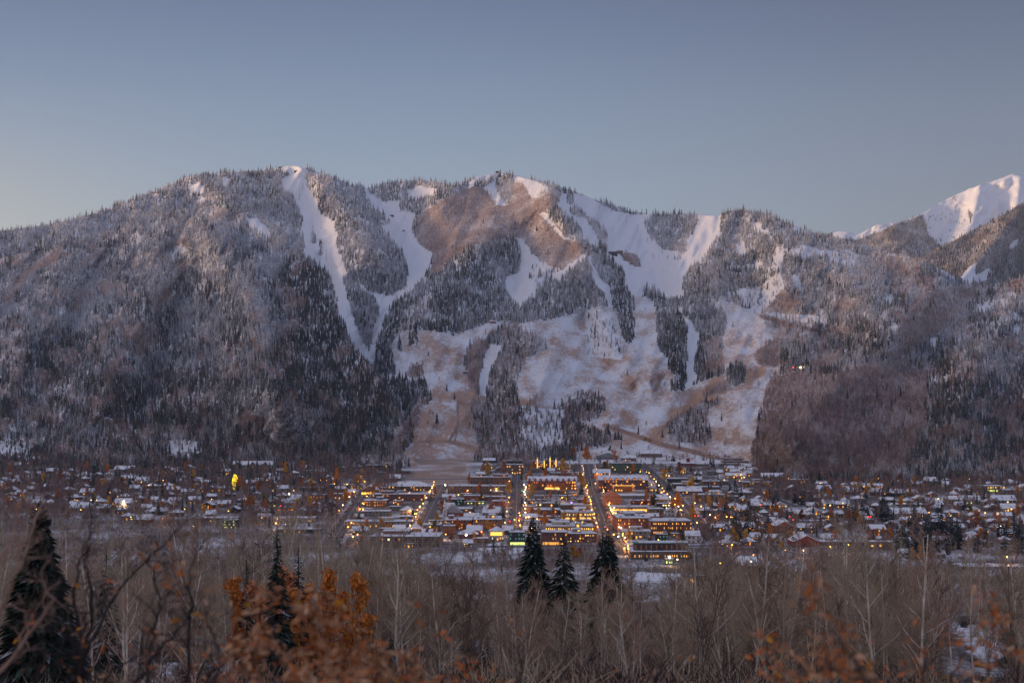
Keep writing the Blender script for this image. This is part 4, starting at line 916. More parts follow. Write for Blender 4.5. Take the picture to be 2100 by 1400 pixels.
# terraced apartments and slanted roofs
for i in range(6):
    B('%s tier of the terraced apartments climbing the slope' % ('lowest', 'second', 'third', 'fourth', 'fifth', 'top')[i], 1508 + i * .5, 956 - i * 5.4, 60 - i * 6, 5, 9, 'tan' if i in (1, 4) else 'grey', fl=1, lit=.12, nx=12, units=0, lm='terraced apartments' if i == 3 else None)
for i, (u, v) in enumerate(((1497, 966), (1508, 973), (1520, 968), (1532, 962), (1536, 976), (1521, 981), (1499, 981), (1544, 970))):
    B(('near-left', 'left', 'middle', 'topmost', 'far right', 'lowest', 'lamp-lit left', 'red')[i] + ' townhouse of the slanted white roof cluster below the terraced apartments', u, v, 18, 6, 12, 'red' if i in (4, 7) else 'tan', 'gx', fl=1, lit=.5, nx=3, lm='slanted white roofs' if i == 2 else None)
B('long amber-lit apartment row behind the bare trees, right of the steep road', 1556, 998, 66, 9, 12, 'brown', fl=2, lit=.3, nx=14)
B('first snowy condo row at the foot of the purple slope', 1585, 984, 44, 7, 12, 'brown', 'gx', fl=2, lit=.15)
B('low lit condo row right of the purple slope foot', 1640, 990, 40, 6, 10, 'tan', fl=1, lit=.5)
B('dark chalet with one broad snow gable below the purple slope', 1657, 980, 24, 7, 12, 'dark', 'gy', fl=1, lit=0)
B('long yellow-panelled apartment block under a flat snowy roof', 1456, 1029, 62, 14, 14, 'tan', fl=2, lit=.12, nx=14, litm=LIT[2])
B('long low block with a wide sloping snow roof', 1416, 1012, 48, 5, 20, 'brown', 'gx', fl=1, lit=.1)
B('grey block with a blue-white roof right of the yellow-panelled apartments', 1500, 1026, 32, 8, 12, 'grey', fl=1, lit=.1)
B('long brown motel under snow behind the sloping snow roof', 1450, 1007, 56, 8, 12, 'brown', fl=1, lit=.1)
B('low brown motel with orange shutters, upper right of the town centre', 1468, 994, 52, 7, 12, 'brown', fl=1, lit=.3, litm=LIT[2])
B('stepped black-and-white lodge roofs right of the grand hotel', 1408, 1002, 50, 9, 16, 'dark', fl=2, lit=.1)
B('dark flat lodge with a broad white roof edge', 1392, 990, 40, 8, 14, 'dark', fl=1, lit=.05)
B('small house with two wide orange windows', 1367, 966, 24, 6, 10, 'brown', fl=1, lit=1, nx=3, litm=LIT[2], ww=2.8)
B('dark house pierced by a column of small amber windows', 1401, 970, 14, 9, 10, 'brown', fl=3, lit=.8, nx=3)
t, W, H = B('dark red barn complex with a square cupola under the ski slope', 1410, 956, 36, 6, 12, 'barn', 'gx', fl=1, lit=0, lm='red cupola barn')
b = MB(); b.box(-1, 4, 3, 8, H, H + 8, 0); b.box(-1.4, 4.4, 2.6, 8.4, H + 8, H + 8.5, 1); b.obj('cupola', [WALLS['barn'], M_SNOW], t)
B('long grey shed roof right of the red cupola barn', 1440, 956, 26, 5, 12, 'grey', 'gx', fl=1, lit=0)
B('grey block with dark window bands beside the steep road', 1460, 974, 20, 8, 10, 'grey', fl=2, lit=0)
# right residential
B('dark red gabled house with steep snow roof and brick chimney', 1609, 1092, 36, 14, 16, 'red', 'gy', fl=2, lit=.05, lm='red gabled house')
B('magenta-red barn with a wide snow gable at the edge of the bare wood', 1655, 1122, 54, 12, 20, 'barn', 'gy', fl=1, lit=.1, lm='red edge-of-wood barn')
B('very long low snow-roofed wing joined behind the red barn', 1730, 1119, 90, 7, 12, 'brown', fl=1, lit=.1, nx=20)
B('tan wing with one glowing window at the right end of the long low roof', 1809, 1124, 46, 12, 12, 'tan', fl=1, lit=.35, nx=6, litm=LIT[1])
B('wide pale school-like block with a low snow gable', 1860, 1063, 84, 10, 18, 'beige', 'gx', fl=1, lit=.2, lm='wide snow-gabled school')
B('dark long block with snow roof behind the wide school', 1868, 1044, 76, 9, 14, 'grey', fl=1, lit=.2)
B('beige cottage with lamp left of the dark long block', 1830, 1047, 22, 8, 12, 'beige', 'gy', fl=1, lit=.3)
B('small white house on the wood edge beside two golden trees', 1858, 1143, 20, 9, 10, 'white', 'gx', fl=1, lit=.2)
B('low pale cabin framed by the dark spruce grove', 1930, 1144, 18, 8, 10, 'grey', 'gx', fl=1, lit=0)
B('tiny white shed at the foot of the spruce grove', 1974, 1146, 10, 5, 6, 'white', 'gx', fl=1, lit=0, name='shed', cat='shed')
B('blue-grey house between golden trees', 1802, 1098, 30, 13, 12, 'grey', 'gx', fl=2, lit=.2)
B('hillside mansion with yellow-green lit terrace at the far right', 2040, 1008, 44, 11, 14, 'stone', fl=2, lit=.7, litm=LIT[1], nx=8, ground=LITG, lm='hillside mansion')
B('flat pavilion-roofed house right of the hillside mansion', 2078, 1012, 40, 7, 14, 'grey', fl=1, lit=.1)
B('white-gabled house with a row of round lamps, far right', 2062, 1038, 46, 12, 14, 'beige', 'gx', fl=2, lit=.4, litm=LIT[3])
B('white house with yellow windows behind bare trees, left of the row of round lamps', 1992, 1032, 40, 7, 12, 'white', 'gx', fl=1, lit=.5, litm=LITG)
B('low white flat building with blank wall among spruces', 1671, 1078, 50, 9, 12, 'white', fl=1, lit=0)
B('grey clinic block with snow roof, middle right', 1662, 1016, 44, 8, 12, 'tan', fl=1, lit=.2)
B('white-columned small block below the condo rows', 1601, 1012, 24, 8, 10, 'beige', fl=1, lit=.1)
# left side
t, W, H = B('big beige hillside lodge with three steep snow gables', 517, 964, 80, 11, 16, 'beige', 'gx', fl=2, lit=.0, nx=12, lm='gabled hillside lodge')
for xx in (-.38, 0.02, .34):
    b = MB(); b.box(W * xx - 4, W * xx + 4, -2.5, 4, 0, H, 0); b.gable(W * xx - 4.6, W * xx + 4.6, -3, 8, H, H + 5, 'y', 1, ends=2); b.obj('gable', [WALLS['beige'], M_SNOW, WALLS['brown']], t)
B('upper snow-roofed wing behind the gabled hillside lodge', 530, 950, 34, 6, 14, 'beige', 'gx', fl=1, lit=0)
B('tan villa alone on the snowy clearing of the wooded slope', 369, 934, 26, 6, 12, 'tan', 'gx', fl=1, lit=0, lm='tan slope villa')
B('dark chalet with zigzag snow roof right of the tan slope villa', 414, 937, 30, 5, 12, 'dark', 'gy', fl=1, lit=0)
B('long dark apartment block on the wooded slope, under the amber lamps', 776, 966, 54, 12, 12, 'brown', fl=3, lit=.05, nx=12, lm='long wooded-slope block')
B('long low snow roof left of the wooded-slope block', 730, 962, 34, 5, 10, 'brown', fl=1, lit=.05)
B('hillside house with broad snowy roof and three lamps below the oak brush', 802, 928, 30, 8, 12, 'tan', 'hip', fl=1, lit=.6, nx=3, lm='broad-roofed hillside house')
B('lower white-roofed neighbour of the broad-roofed hillside house', 808, 938, 22, 5, 10, 'grey', 'gx', fl=1, lit=.1)
B('fuel station canopy with orange-red glowing fascia', 585, 1047, 36, 6, 12, 'darkred', fl=1, lit=1, litm=LIT[2], nx=6, ground=LIT[2], name='fuel_station', cat='fuel station', lm='glowing fuel station')
B('large snow-roofed hall behind the fuel station', 594, 1038, 24, 7, 14, 'grey', 'gx', fl=1, lit=0)
B('condo row with zigzag snow gables right of the fuel station', 618, 1056, 28, 7, 12, 'grey', 'gy', fl=1, lit=.05)
B('second zigzag-gabled condo right of the first', 645, 1056, 24, 7, 12, 'grey', 'gy', fl=1, lit=.1)
B('wide pale flat-roofed block behind three small spruces', 600, 1072, 88, 9, 12, 'beige', fl=1, lit=.15, nx=14)
B('row of snow-topped parked-shed roofs along the wood edge', 610, 1092, 90, 6, 10, 'dark', fl=1, lit=.1, nx=12)
B('dark office block with a grid of small greenish lit windows in the left wood', 470, 1084, 30, 17, 12, 'dark', fl=3, lit=.4, litm=LITG, nx=7, lm='greenish-lit office')
B('long flat white roof left of the greenish-lit office', 440, 1066, 90, 3, 12, 'brown', fl=1, lit=.05)
B('long red barn with two stripes of snow on its roof, left wood', 292, 1072, 32, 7, 12, 'barn', 'gx', fl=1, lit=.0, lm='striped-roof barn')
B('white gable-fronted cottage beside dark spruces, left side', 301, 1057, 14, 8, 10, 'white', 'gy', fl=2, lit=0)
B('wide lodge with dark fascia right of the white gable-fronted cottage', 324, 1056, 28, 8, 12, 'green', 'gx', fl=1, lit=0)
B('white two-storey house with a bright lamp, left side', 250, 1040, 32, 9, 12, 'white', 'gx', fl=2, lit=.3, litm=LIT[3], lm='bright-lamp white house')
B('broad snow-roofed hall above the leafless thicket, left side', 160, 1050, 34, 9, 14, 'tan', 'gx', fl=1, lit=0, lm='broad left hall')
B('tan gabled house behind the broad left hall', 204, 1036, 18, 8, 12, 'tan', 'hip', fl=2, lit=0)
B('two-winged snow-roofed villa in the grey meadow, far left', 36, 957, 40, 4, 10, 'brown', 'gx', fl=1, lit=0, lm='far-left meadow villa')
B('white-roofed house at the forest edge, far left', 26, 945, 18, 6, 10, 'grey', 'gx', fl=1, lit=0)
B('red-brown house with snow roof right of the far-left forest-edge house', 68, 947, 20, 6, 10, 'barn', 'gx', fl=1, lit=0)
B('long low roof at the left picture edge', 10, 976, 24, 4, 10, 'grey', fl=1, lit=0)
B('small grey house with two snowy ridges on the left meadow', 124, 978, 22, 5, 10, 'grey', 'gx', fl=1, lit=0)
B('snow-roofed white house left of the glowing yellow tree', 290, 991, 24, 5, 12, 'white', 'gx', fl=2, lit=.1)
B('round-roofed low hall with a snowy dome edge', 850, 1092, 36, 8, 14, 'grey', 'hip', fl=1, lit=0)
B('white snow-roofed villa with steep hip right of the third street', 835, 1055, 30, 9, 12, 'beige', 'hip', fl=2, lit=.1)
B('terrace of flats with snow-covered ledges behind the motel', 770, 1058, 60, 9, 12, 'grey', fl=2, lit=.05)

# ================================================================ labels that single things out
USED = set()
def rel(u, v):
    """where a thing stands, named by the nearest findable things"""
    L = sorted(LANDM, key=lambda l: (l[0] - u) ** 2 + ((l[1] - v) * 2.2) ** 2)
    out = []
    for (lu, lv, nm) in L[:7]:
        du, dv = u - lu, (v - lv) * 2.2
        if abs(du) > 1.2 * abs(dv): d = 'right of' if du > 0 else 'left of'
        else: d = 'in front of' if dv > 0 else 'behind'
        far = 'just ' if math.hypot(du, dv) < 35 else ('far ' if math.hypot(du, dv) > 130 and 'of' in d and d[0] in 'rl' else '')
        out.append('%s%s the %s' % (far, d, nm))
    nms = [l[2] for l in L[:6]]
    for i in range(4):
        for j in range(i + 1, 5): out.append('between the %s and the %s' % (nms[i], nms[j]))
    for i in range(1, 5):
        out.append(out[0] + ', toward the ' + nms[i])
    return out
def uniq(desc, u, v, alts=()):
    """desc + a place; alts = further true looks to try"""
    for d in [desc] + list(alts):
        for p in rel(u, v):
            s = d + ' ' + p
            if len(s.split()) <= 16 and s not in USED: USED.add(s); return s
    for q in ('upper', 'lower', 'left-hand', 'right-hand', 'nearer', 'farther', 'outer', 'inner'):
        for p in rel(u, v):
            s = q + ' ' + desc + ' ' + p
            if len(s.split()) <= 16 and s not in USED: USED.add(s); return s
    return desc
LANDM += [(482, 1005, 'glowing yellow tree'), (1095, 1180, 'tall centre spruce'), (1240, 1180, 'twin-topped spruce'), (900, 985, 'ski run foot'), (60, 1090, 'dark left-edge spruce')]

# ================================================================ houses among the trees
def occupied(u, v, w, h):
    for (a, b, c, d) in OCC:
        if abs(u - a) < (w + c) / 2 and abs((v - h / 2) - (b - d / 2)) < (h + d) / 2 * .8: return True
    return False
OCC = []
for o in NTHINGS:
    if o.get('category') in ('building', 'church', 'shed', 'kiosk', 'fuel station', 'shop'):
        D = o.location.y; u = 1050 + o.location.x / D * F; v = HV - (o.location.z - CZ) / D * F
        wl = next((c for c in o.children if c.name.startswith('wall')), None)
        if wl:
            xs = [q.co.x for q in wl.data.vertices]; zs = [q.co.z for q in wl.data.vertices]
            OCC.append((u, v, (max(xs) - min(xs)) / D * F, max(zs) / D * F))
def on_street(u, v):
    x, D, z = at(u, v)
    for L_ in LONG:
        if float(pdist(L_, np.array([x]), np.array([D]))[0]) < 12: return True
    return False
r = random.Random(21); made = 0
ROOFW = {'gx': 'long snow-roofed', 'gy': 'gable-fronted', 'hip': 'hip-roofed', 'flat': 'flat-roofed'}
COLW = {'white': 'white', 'grey': 'grey', 'brown': 'brown', 'tan': 'tan', 'beige': 'beige', 'darkred': 'dark red', 'barn': 'barn-red', 'dark': 'dark', 'orange': 'orange-brick', 'green': 'green'}
for row in range(30000):
    if made >= 300: break
    u = r.uniform(-5, 2105); v = r.uniform(950, 1122)
    if 690 < u < 1430 and v < 940: continue
    if 829 < u < 985 and v < 1000: continue
    top = 962 if u < 1480 else 992
    if u < 480: top = 965
    if v < top: continue
    if u < 700 and v > 1068 - .0 * u: continue
    if u < 130 and v > 1040: continue
    if 1430 < u and v > 1132: continue
    wp = r.uniform(13, 28) * (v - 700) / 330; hp = r.uniform(5.5, 8.5) * (v - 700) / 330
    if occupied(u, v, wp + 2, hp + (4 if not 690 < u < 1430 else 1)) or on_street(u, v): continue
    col = r.choice(['white', 'grey', 'brown', 'tan', 'beige', 'darkred', 'brown', 'grey', 'dark', 'brown'] if not 690 < u < 1430 else ['darkred', 'brown', 'grey', 'tan', 'orange', 'beige'])
    roof = r.choice(['gx', 'gy', 'gx', 'hip'] if not 690 < u < 1430 else ['flat', 'flat', 'gx'])
    lit = r.choice([0, 0, .3, .5])
    lab = uniq('%s %s %s' % (COLW[col], ROOFW[roof], 'house with lit windows' if lit else 'house'), u, v, ['%s %s home' % (COLW[col], ROOFW[roof]), '%s %s dwelling' % (COLW[col], ROOFW[roof])])
    building(lab, u, v, wp, hp, r.uniform(9, 13), col, roof, fl=1 if hp < 7 else 2, lit=lit, nx=r.choice([3, 4]), name='house', cat='house', rnd=r, group='houses among the trees of the town', units=0)
    OCC.append((u, v, wp, hp)); made += 1
print('HOUSES', made)

# ================================================================ trees: builders
def lab_tree(o, desc, u, v, cat, group, alts=()):
    setp(o, uniq(desc, u, v, alts), cat, group)
def conifer_mesh(seed, h=1.0, tiers=16, spread=.17, dens=9, droop=.35, snow=.25, gap=.0, wm=1.0):
    """branchy conifer, height 1: every branch a drooping spray of needle blades; material 1 = snow lying on branches"""
    r = random.Random(seed); b = MB()
    for k in range(tiers):
        t = k / (tiers - 1); z = .06 + .92 * t; L = spread * (1 - t) ** .8 * r.uniform(.85, 1.1) + .008
        for j in range(max(4, int(dens * (1 - .5 * t)))):
            if r.random() < gap: continue
            a = r.uniform(0, 6.283); l = L * r.uniform(.65, 1.2); ca, sa = math.cos(a), math.sin(a)
            dz = -droop * l * r.uniform(.4, 1.3) + (.5 * l if t > .9 else 0); ww = (l * r.uniform(.16, .28) + .004) * wm
            base = (0, 0, z + r.uniform(-.015, .015)); tip = (ca * l, sa * l, base[2] + dz)
            mid = (ca * l * .55, sa * l * .55, base[2] + dz * .35)
            px, py = -sa * ww, ca * ww
            m = 1 if r.random() < snow else 0
            b.face([base, (mid[0] + px, mid[1] + py, mid[2] - ww * .4), tip], m); b.face([base, tip, (mid[0] - px, mid[1] - py, mid[2] - ww * .4)], m)
            b.face([(mid[0] + px * .6, mid[1] + py * .6, mid[2]), (tip[0], tip[1], tip[2] - ww * .7), (mid[0] - px * .6, mid[1] - py * .6, mid[2] - ww * 1.1)], 0)
    b.tube((0, 0, .9), (0, 0, 1.0), .006, .001, 4)
    return b
M_NEED = bsdf('spruce_needles', (.034,.050,.040), .85, .15, noise=(14, .7)); M_NEEDL = bsdf('dusted_needles', (.34,.36,.39), .9, .1)
M_BARK = bsdf('spruce_bark', (.10,.075,.06), .9, .1, noise=(20, .3))
M_NEEDT = bsdf('town_spruce_needles', (.040,.055,.055), .85, .15, noise=(6, .4))
def spruce_mats(): return [M_NEED, M_NEEDL]
def trunk_mesh(r0=.022, h=.95, name='trunk', mat=None):
    b = MB(); b.tube((0, 0, -.05), (0, 0, h), r0, .003, 6); return b.mesh(name, [mat or M_BARK])
CM = [conifer_mesh(i, tiers=15, dens=15, spread=.20 + .02 * (i % 3), snow=.12 + .06 * (i % 2)).mesh('crown', [M_NEEDT, M_NEEDL]) for i in range(6)]
TRK = trunk_mesh()
# town conifers (lone trees and groves), a single mesh crown over a short trunk
r = random.Random(5); G_CON = 'dark spruces standing among the houses'; ncon = 0
def town_conifer(u, v, hpx, wide=1.0, desc=None):
    global ncon
    x, D, z = at(u, v); h = hpx * D / F
    o = thing('spruce', None, 'spruce tree', (x, D, z), r.uniform(0, 6), G_CON)
    c = link('crown', r.choice(CM), o); c.scale = (h * wide, h * wide, h)
    k = link('trunk', TRK, o); k.scale = (h, h, h)
    size = 'tall' if hpx > 30 else ('small' if hpx < 16 else 'medium'); shp = 'slim' if wide < .9 else ('broad' if wide > 1.15 else 'pointed')
    lab_tree(o, '%s %s dark spruce' % (size, shp), u, v, 'spruce tree', G_CON, ['%s %s evergreen' % (size, shp), '%s %s snow-dusted conifer' % (size, shp)]); ncon += 1
for (u, v, h, w_) in [(972,1064,32,1.1),(1029,1060,30,1.3),(1012,1122,26,.9),(848,1058,26,1.3),(855,1000,12,1),(664,1050,22,1.3),(676,1060,24,1),(691,1048,26,1.1),(591,1082,18,1.1),(600,1080,20,1.1),(553,1082,24,1),(634,1078,16,1),
    (1325,1010,30,1.1),(1240,1008,26,1.2),(1192,1014,30,1.1),(1365,968,16,1),(1378,962,16,1),(1383,946,14,1),(1306,940,16,1.2),(1380,945,18,1.2),(1472,990,26,1.2),(1462,958,24,1.2),(1457,952,18,1),(1498,1006,20,1.2),(1495,996,16,1),(1432,980,26,1.1),
    (1428,994,30,1),(1520,1020,24,1.2),(1280,1112,24,1.2),(1290,1100,20,1.2),(1395,1104,34,1.1),(1402,1112,30,1.1),(1334,1112,26,1.2),(1324,1150,28,1),(1340,1144,32,1.1),(1356,1144,30,1.1),(1300,1106,24,1.3),(1346,1112,18,1),
    (1545,1070,22,.9),(1550,1134,28,1.2),(1508,1080,40,1),(1534,1092,60,1),(1516,1110,48,1.1),(1575,1090,44,1),(1640,1120,18,1.2),(1580,1095,20,1),(1535,1050,34,1.2),(1270,955,16,1),(1350,1000,30,1),(1372,1006,26,1.3),(1290,1000,24,1),
    (1050,1000,18,1.2),(1114,964,16,1),(1125,956,14,1),(997,946,16,1),(985,940,20,1),(1012,944,22,1),(1032,942,24,1),(1046,938,26,1),(1060,944,22,1),(720,1078,20,1),(1178,976,22,1),(1030,1120,14,1)]: town_conifer(u, v, h, w_)
groves = [(1830,1975,1090,1146,44,(44,76)),(2000,2095,1100,1146,22,(40,66)),(1580,1690,1020,1060,26,(26,44)),(1730,1850,1050,1095,24,(34,54)),(1440,1560,1050,1110,18,(28,46)),(20,680,975,1030,26,(14,24)),(1700,2095,1010,1070,26,(18,32)),(700,1480,950,1000,16,(12,20)),(700,1440,1000,1100,16,(16,28))]
for (ua, ub, va, vb_, n, hr) in groves:
    for i in range(n):
        u = r.uniform(ua, ub); v = r.uniform(va, vb_)
        if 829 < u < 990 and v < 1005: continue
        if on_street(u, v) and u > 690: continue
        hh = r.uniform(*hr)
        if any(abs(u - a) < c_ / 2 and -hh * .7 < v - hh - b_ + d_ < hh and v > b_ for a, b_, c_, d_ in OCC) and r.random() < .5: continue
        town_conifer(u, v, hh, r.uniform(1.0, 1.5))
print('CONIFERS', ncon)

# broadleaf trees: stem and limbs plus leaf sprays
def twig_tree(seed, h=1.0, spread=.30, nl=9, depth=4, lean=0, up=.55, twig=.0022, trunk=.014, bare_to=.28, leafn=0, sides=3, fine=3):
    """leafless tree, height about 1 (branches mesh) and optional leaf cloud"""
    r = random.Random(seed); b = MB(); lf = MB()
    def grow(p, d, L, rad, lev):
        segs = 2 if lev > 1 else 3; q = p
        for s in range(segs):
            d = (d + Vector((r.gauss(0, .12), r.gauss(0, .12), r.gauss(0.03, .05)))).normalized(); n = q + d * (L / segs)
            r1 = rad * (1 - .28 * (s + 1)/segs * 1.3)
            b.tube(q, n, max(rad * (1 - .28 * s/segs*1.3), twig), max(r1, twig * .7), sides, 1 if lev == 1 and rad > twig * 1.8 else 0)
            if lev < depth and (s > 0 or lev > 0):
                for _ in range(fine if lev >= 1 else 2):
                    if r.random() < .85:
                        a = r.uniform(0, 6.283); e = (d.orthogonal().normalized() * math.cos(a) + d.cross(d.orthogonal().normalized()) * math.sin(a))
                        nd = (d * r.uniform(.7, 1.1) + e * r.uniform(.45, .85) + Vector((0, 0, .25))).normalized(); grow(q.lerp(n, r.random()), nd, L * r.uniform(.45, .7), rad * .5, lev + 1)
            if leafn and lev >= depth - 1:
                for _ in range(leafn):
                    c = n + Vector((r.gauss(0, .022), r.gauss(0, .022), r.gauss(0, .022))); s_ = r.uniform(.012, .028)
                    a = Vector((r.gauss(0, 1), r.gauss(0, 1), r.gauss(0, 1))).normalized(); e = a.orthogonal().normalized()
                    lf.face([c - a * s_, c + e * s_ * .7, c + a * s_, c - e * s_ * .7])
            q = n
        return q
    p = Vector((0, 0, -.02)); d = Vector((lean, 0, 1)).normalized(); n = 7; rad = trunk; H = 1.0
    for i in range(n):
        d = (d + Vector((r.gauss(0, .055), r.gauss(0, .055), .1))).normalized(); q = p + d * (H / n)
        b.tube(p, q, rad, rad * .84, 5, 1); rad *= .84
        t = (i + 1) / n
        if t > bare_to:
            for _ in range(max(1, nl // n + (r.random() < (nl / n) % 1))):
                a = r.uniform(0, 6.283); nd = Vector((math.cos(a), math.sin(a), up + r.uniform(0, .8))).normalized()
                grow(p.lerp(q, r.random()), nd, spread * (1.15 - t * .75) * r.uniform(.7, 1.15), rad * .6, 1)
        p = q
    return b, lf
M_TWIG = bsdf('grey_brown_twigs', (.40,.315,.225), .9, .1); M_PALE = bsdf('pale_aspen_bark', (.68,.60,.50), .85, .15, noise=(14, .3)); M_TWIGD = bsdf('dark_brown_twigs', (.20,.145,.115), .9, .1); M_TWIGR = bsdf('reddish_twigs', (.37,.24,.185), .9, .1)
M_DARKT = bsdf('dark_oak_bark', (.045,.035,.035), .9, .1, noise=(40, .4))
LEAFM = [bsdf('orange_leaves', (.68,.26,.06), .8, .1, noise=(8, .35)), bsdf('gold_leaves', (.70,.38,.06), .8, .1, noise=(8, .35)), bsdf('rust_leaves', (.50,.21,.10), .8, .1, noise=(8, .35)), bsdf('olive_leaves', (.20,.17,.05), .8, .1, noise=(8, .35))]
AUT = []
for i in range(4):
    b, lf = twig_tree(50 + i, spread=.27, nl=16, depth=3, leafn=9, twig=.004, trunk=.02, fine=2, up=.9 if i % 2 else .5)
    AUT.append((b.mesh('trunk', [M_TWIG, M_BARK]), [lf.mesh('crown', [m]) for m in LEAFM]))
r = random.Random(9); G_AUT = 'autumn trees among the houses'; naut = 0
CW = ['orange', 'golden', 'rust-brown', 'olive-yellow']
def autumn(u, v, hpx, ci, wide=1.0):
    global naut
    x, D, z = at(u, v); h = hpx * D / F; tm, cms = r.choice(AUT)
    o = thing('autumn_tree', None, 'autumn tree', (x, D, z), r.uniform(0, 6), G_AUT)
    a = link('trunk', tm, o); c = link('crown', cms[ci], o); a.scale = c.scale = (h * wide, h * wide, h)
    shp = 'slim' if wide < .85 else ('round' if wide > 1.15 else 'leafy')
    lab_tree(o, '%s %s tree' % (shp, CW[ci]), u, v, 'autumn tree', G_AUT, ['%s %s-leaved broadleaf' % (shp, CW[ci]), '%s %s poplar' % (shp, CW[ci])]); naut += 1
for (u, v, h, c, w_) in [(618,1006,22,0,.8),(608,1048,26,1,.9),(637,1044,24,1,.9),(680,930,26,0,1.3),(752,922,20,0,1.1),(694,950,16,0,1.2),(530,1012,24,0,.9),(420,1056,22,1,1.1),(434,1056,20,0,1),(446,1054,16,0,1),(543,1046,30,3,1.2),(510,1044,28,0,1),(505,960,18,0,1.3),
    (1204,948,32,0,1.1),(1174,942,24,0,1.1),(1220,920,18,0,.9),(1262,944,20,0,1.1),(1296,924,18,2,1),(1360,990,28,1,1),(1422,1070,30,1,1),(1392,1045,34,0,1),(1380,1046,22,0,.9),(1196,1004,26,1,.9),(1156,970,30,1,1),(1150,1000,18,0,1),(1178,922,16,0,1),(1002,1090,22,1,1.2),(1000,980,22,1,1),(990,970,20,0,1),(961,994,22,0,.7),
    (1506,1116,32,1,1),(1528,1112,26,1,1.1),(1550,1108,24,0,1.1),(1581,1108,28,0,1),(1596,1116,20,1,1),(1616,1112,22,0,1.2),(1602,1130,22,1,.9),(1626,1110,22,1,1),(1714,1112,24,0,1.1),(1796,1110,26,0,1),(1826,1110,28,0,1),(1872,1148,26,1,.8),(1886,1150,32,1,.8),(1582,1064,22,0,1),(1600,1064,20,2,1),
    (1755,998,22,0,1),(1762,1004,16,1,1),(1684,986,16,0,1),(1712,984,14,0,1),(1776,1020,24,1,1),(1826,1016,14,0,1),(1846,1016,16,0,1),(1866,1018,18,0,1),(1700,1030,22,0,1),(1727,1030,18,0,.8),(2065,1095,30,1,1),(2085,1062,26,2,1),(2000,1080,34,2,1.3),(2010,1110,28,0,1.1),(1990,1060,26,3,1.2),
    (215,1000,20,1,1),(205,1002,18,0,1),(250,1004,26,0,1.1),(300,1040,18,0,1),(335,1010,18,3,1),(222,1040,22,1,1),(236,1052,18,0,1),(8,1010,18,0,1),(280,1000,14,0,.9),(490,1006,30,0,.8),(1530,1010,16,1,.8),(1250,935,20,3,1),(1340,1040,26,3,1.2),(1421,1058,24,0,.9),(1475,1050,26,0,1),(1490,1050,24,2,1),
    (1092,1018,24,1,1.1),(1044,1016,26,1,1.3),(982,1012,20,0,1.2),(892,1016,20,2,1),(735,1076,24,3,1),(862,1090,26,1,1),(1242,996,24,3,1.1),(1176,1150,30,1,1.2),(1188,1148,26,0,1.2)]: autumn(u, v, h, c, w_)
for i in range(4000):
    if naut >= 298: break
    u = r.uniform(0, 2100); v = r.uniform(962, 1120)
    if u < 700 and v > 1066: continue
    if u > 1600 and v < 992: continue
    if 829 < u < 985 and v < 1008: continue
    if on_street(u, v): continue
    if not 690 < u < 1560 and r.random() < .35: continue
    autumn(u, v, r.uniform(14, 27), r.choices((0, 1, 2, 3), (5, 3, 4, 1))[0], r.uniform(.75, 1.3))
print('AUTUMN', naut)

# glowing yellow tree
x, D, z = at(482, 1005); h = 33 * D / F
o = thing('illuminated_tree', 'tall narrow tree wrapped all over in bright yellow lights', 'lit tree', (x, D, z))
b = MB(); b.tube((0, 0, -1), (0, 0, h * .9), .35, .05, 6); b.obj('trunk', [M_BARK], o)
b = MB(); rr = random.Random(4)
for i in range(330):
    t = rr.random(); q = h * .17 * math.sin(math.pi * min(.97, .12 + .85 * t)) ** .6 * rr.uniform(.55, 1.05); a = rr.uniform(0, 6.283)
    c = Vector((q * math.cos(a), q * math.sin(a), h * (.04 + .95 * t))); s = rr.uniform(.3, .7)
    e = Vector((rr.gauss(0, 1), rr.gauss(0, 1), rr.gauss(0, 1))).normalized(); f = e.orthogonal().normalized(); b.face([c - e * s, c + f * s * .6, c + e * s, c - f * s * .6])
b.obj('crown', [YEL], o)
b = MB()
for i in range(150):
    t = rr.random(); q = h * .175 * math.sin(math.pi * min(.97, .12 + .85 * t)) ** .6; a = rr.uniform(0, 6.283)
    b.ball((q * math.cos(a), q * math.sin(a), h * (.04 + .95 * t)), .16, 0, 4)
b.obj('fairy_lights', [BULB], o)

# ================================================================ street lamps, signals, cars
def lamp_mesh(h, mat, rad):
    p = MB(); p.tube((0, 0, 0), (0, 0, h), .12, .08, 6); p.box(-.3, .3, -.3, .3, 0, .4); p.tube((0, 0, h), (0, -.5, h + .2), .07, .06, 5)
    l = MB(); l.ball((0, -.5, h - rad * .6), rad, 0, 8); l.box(-.25, .25, -.75, -.25, h - .02, h + .12, 1)
    return p.mesh('post', [M_POLE]), l.mesh('lamp_head', [mat, M_POLE])
LM = {k: lamp_mesh(*v_) for k, v_ in dict(a=(5.0, LAMP, .42), w=(5.5, LAMPW, .45), b=(6.5, LAMP, .55), B=(7, LAMPW, .8)).items()}
LAMPD = []
for i, (c_, e_) in enumerate((((1, .46, .12), 1500), ((1, .66, .36), 1000))):
    ld = bpy.data.lights.new('bulb', 'POINT'); ld.energy = e_; ld.color = c_; ld.shadow_soft_size = .4; LAMPD.append(ld)
G_LAMP = 'street lamps of the town'; nl = 0
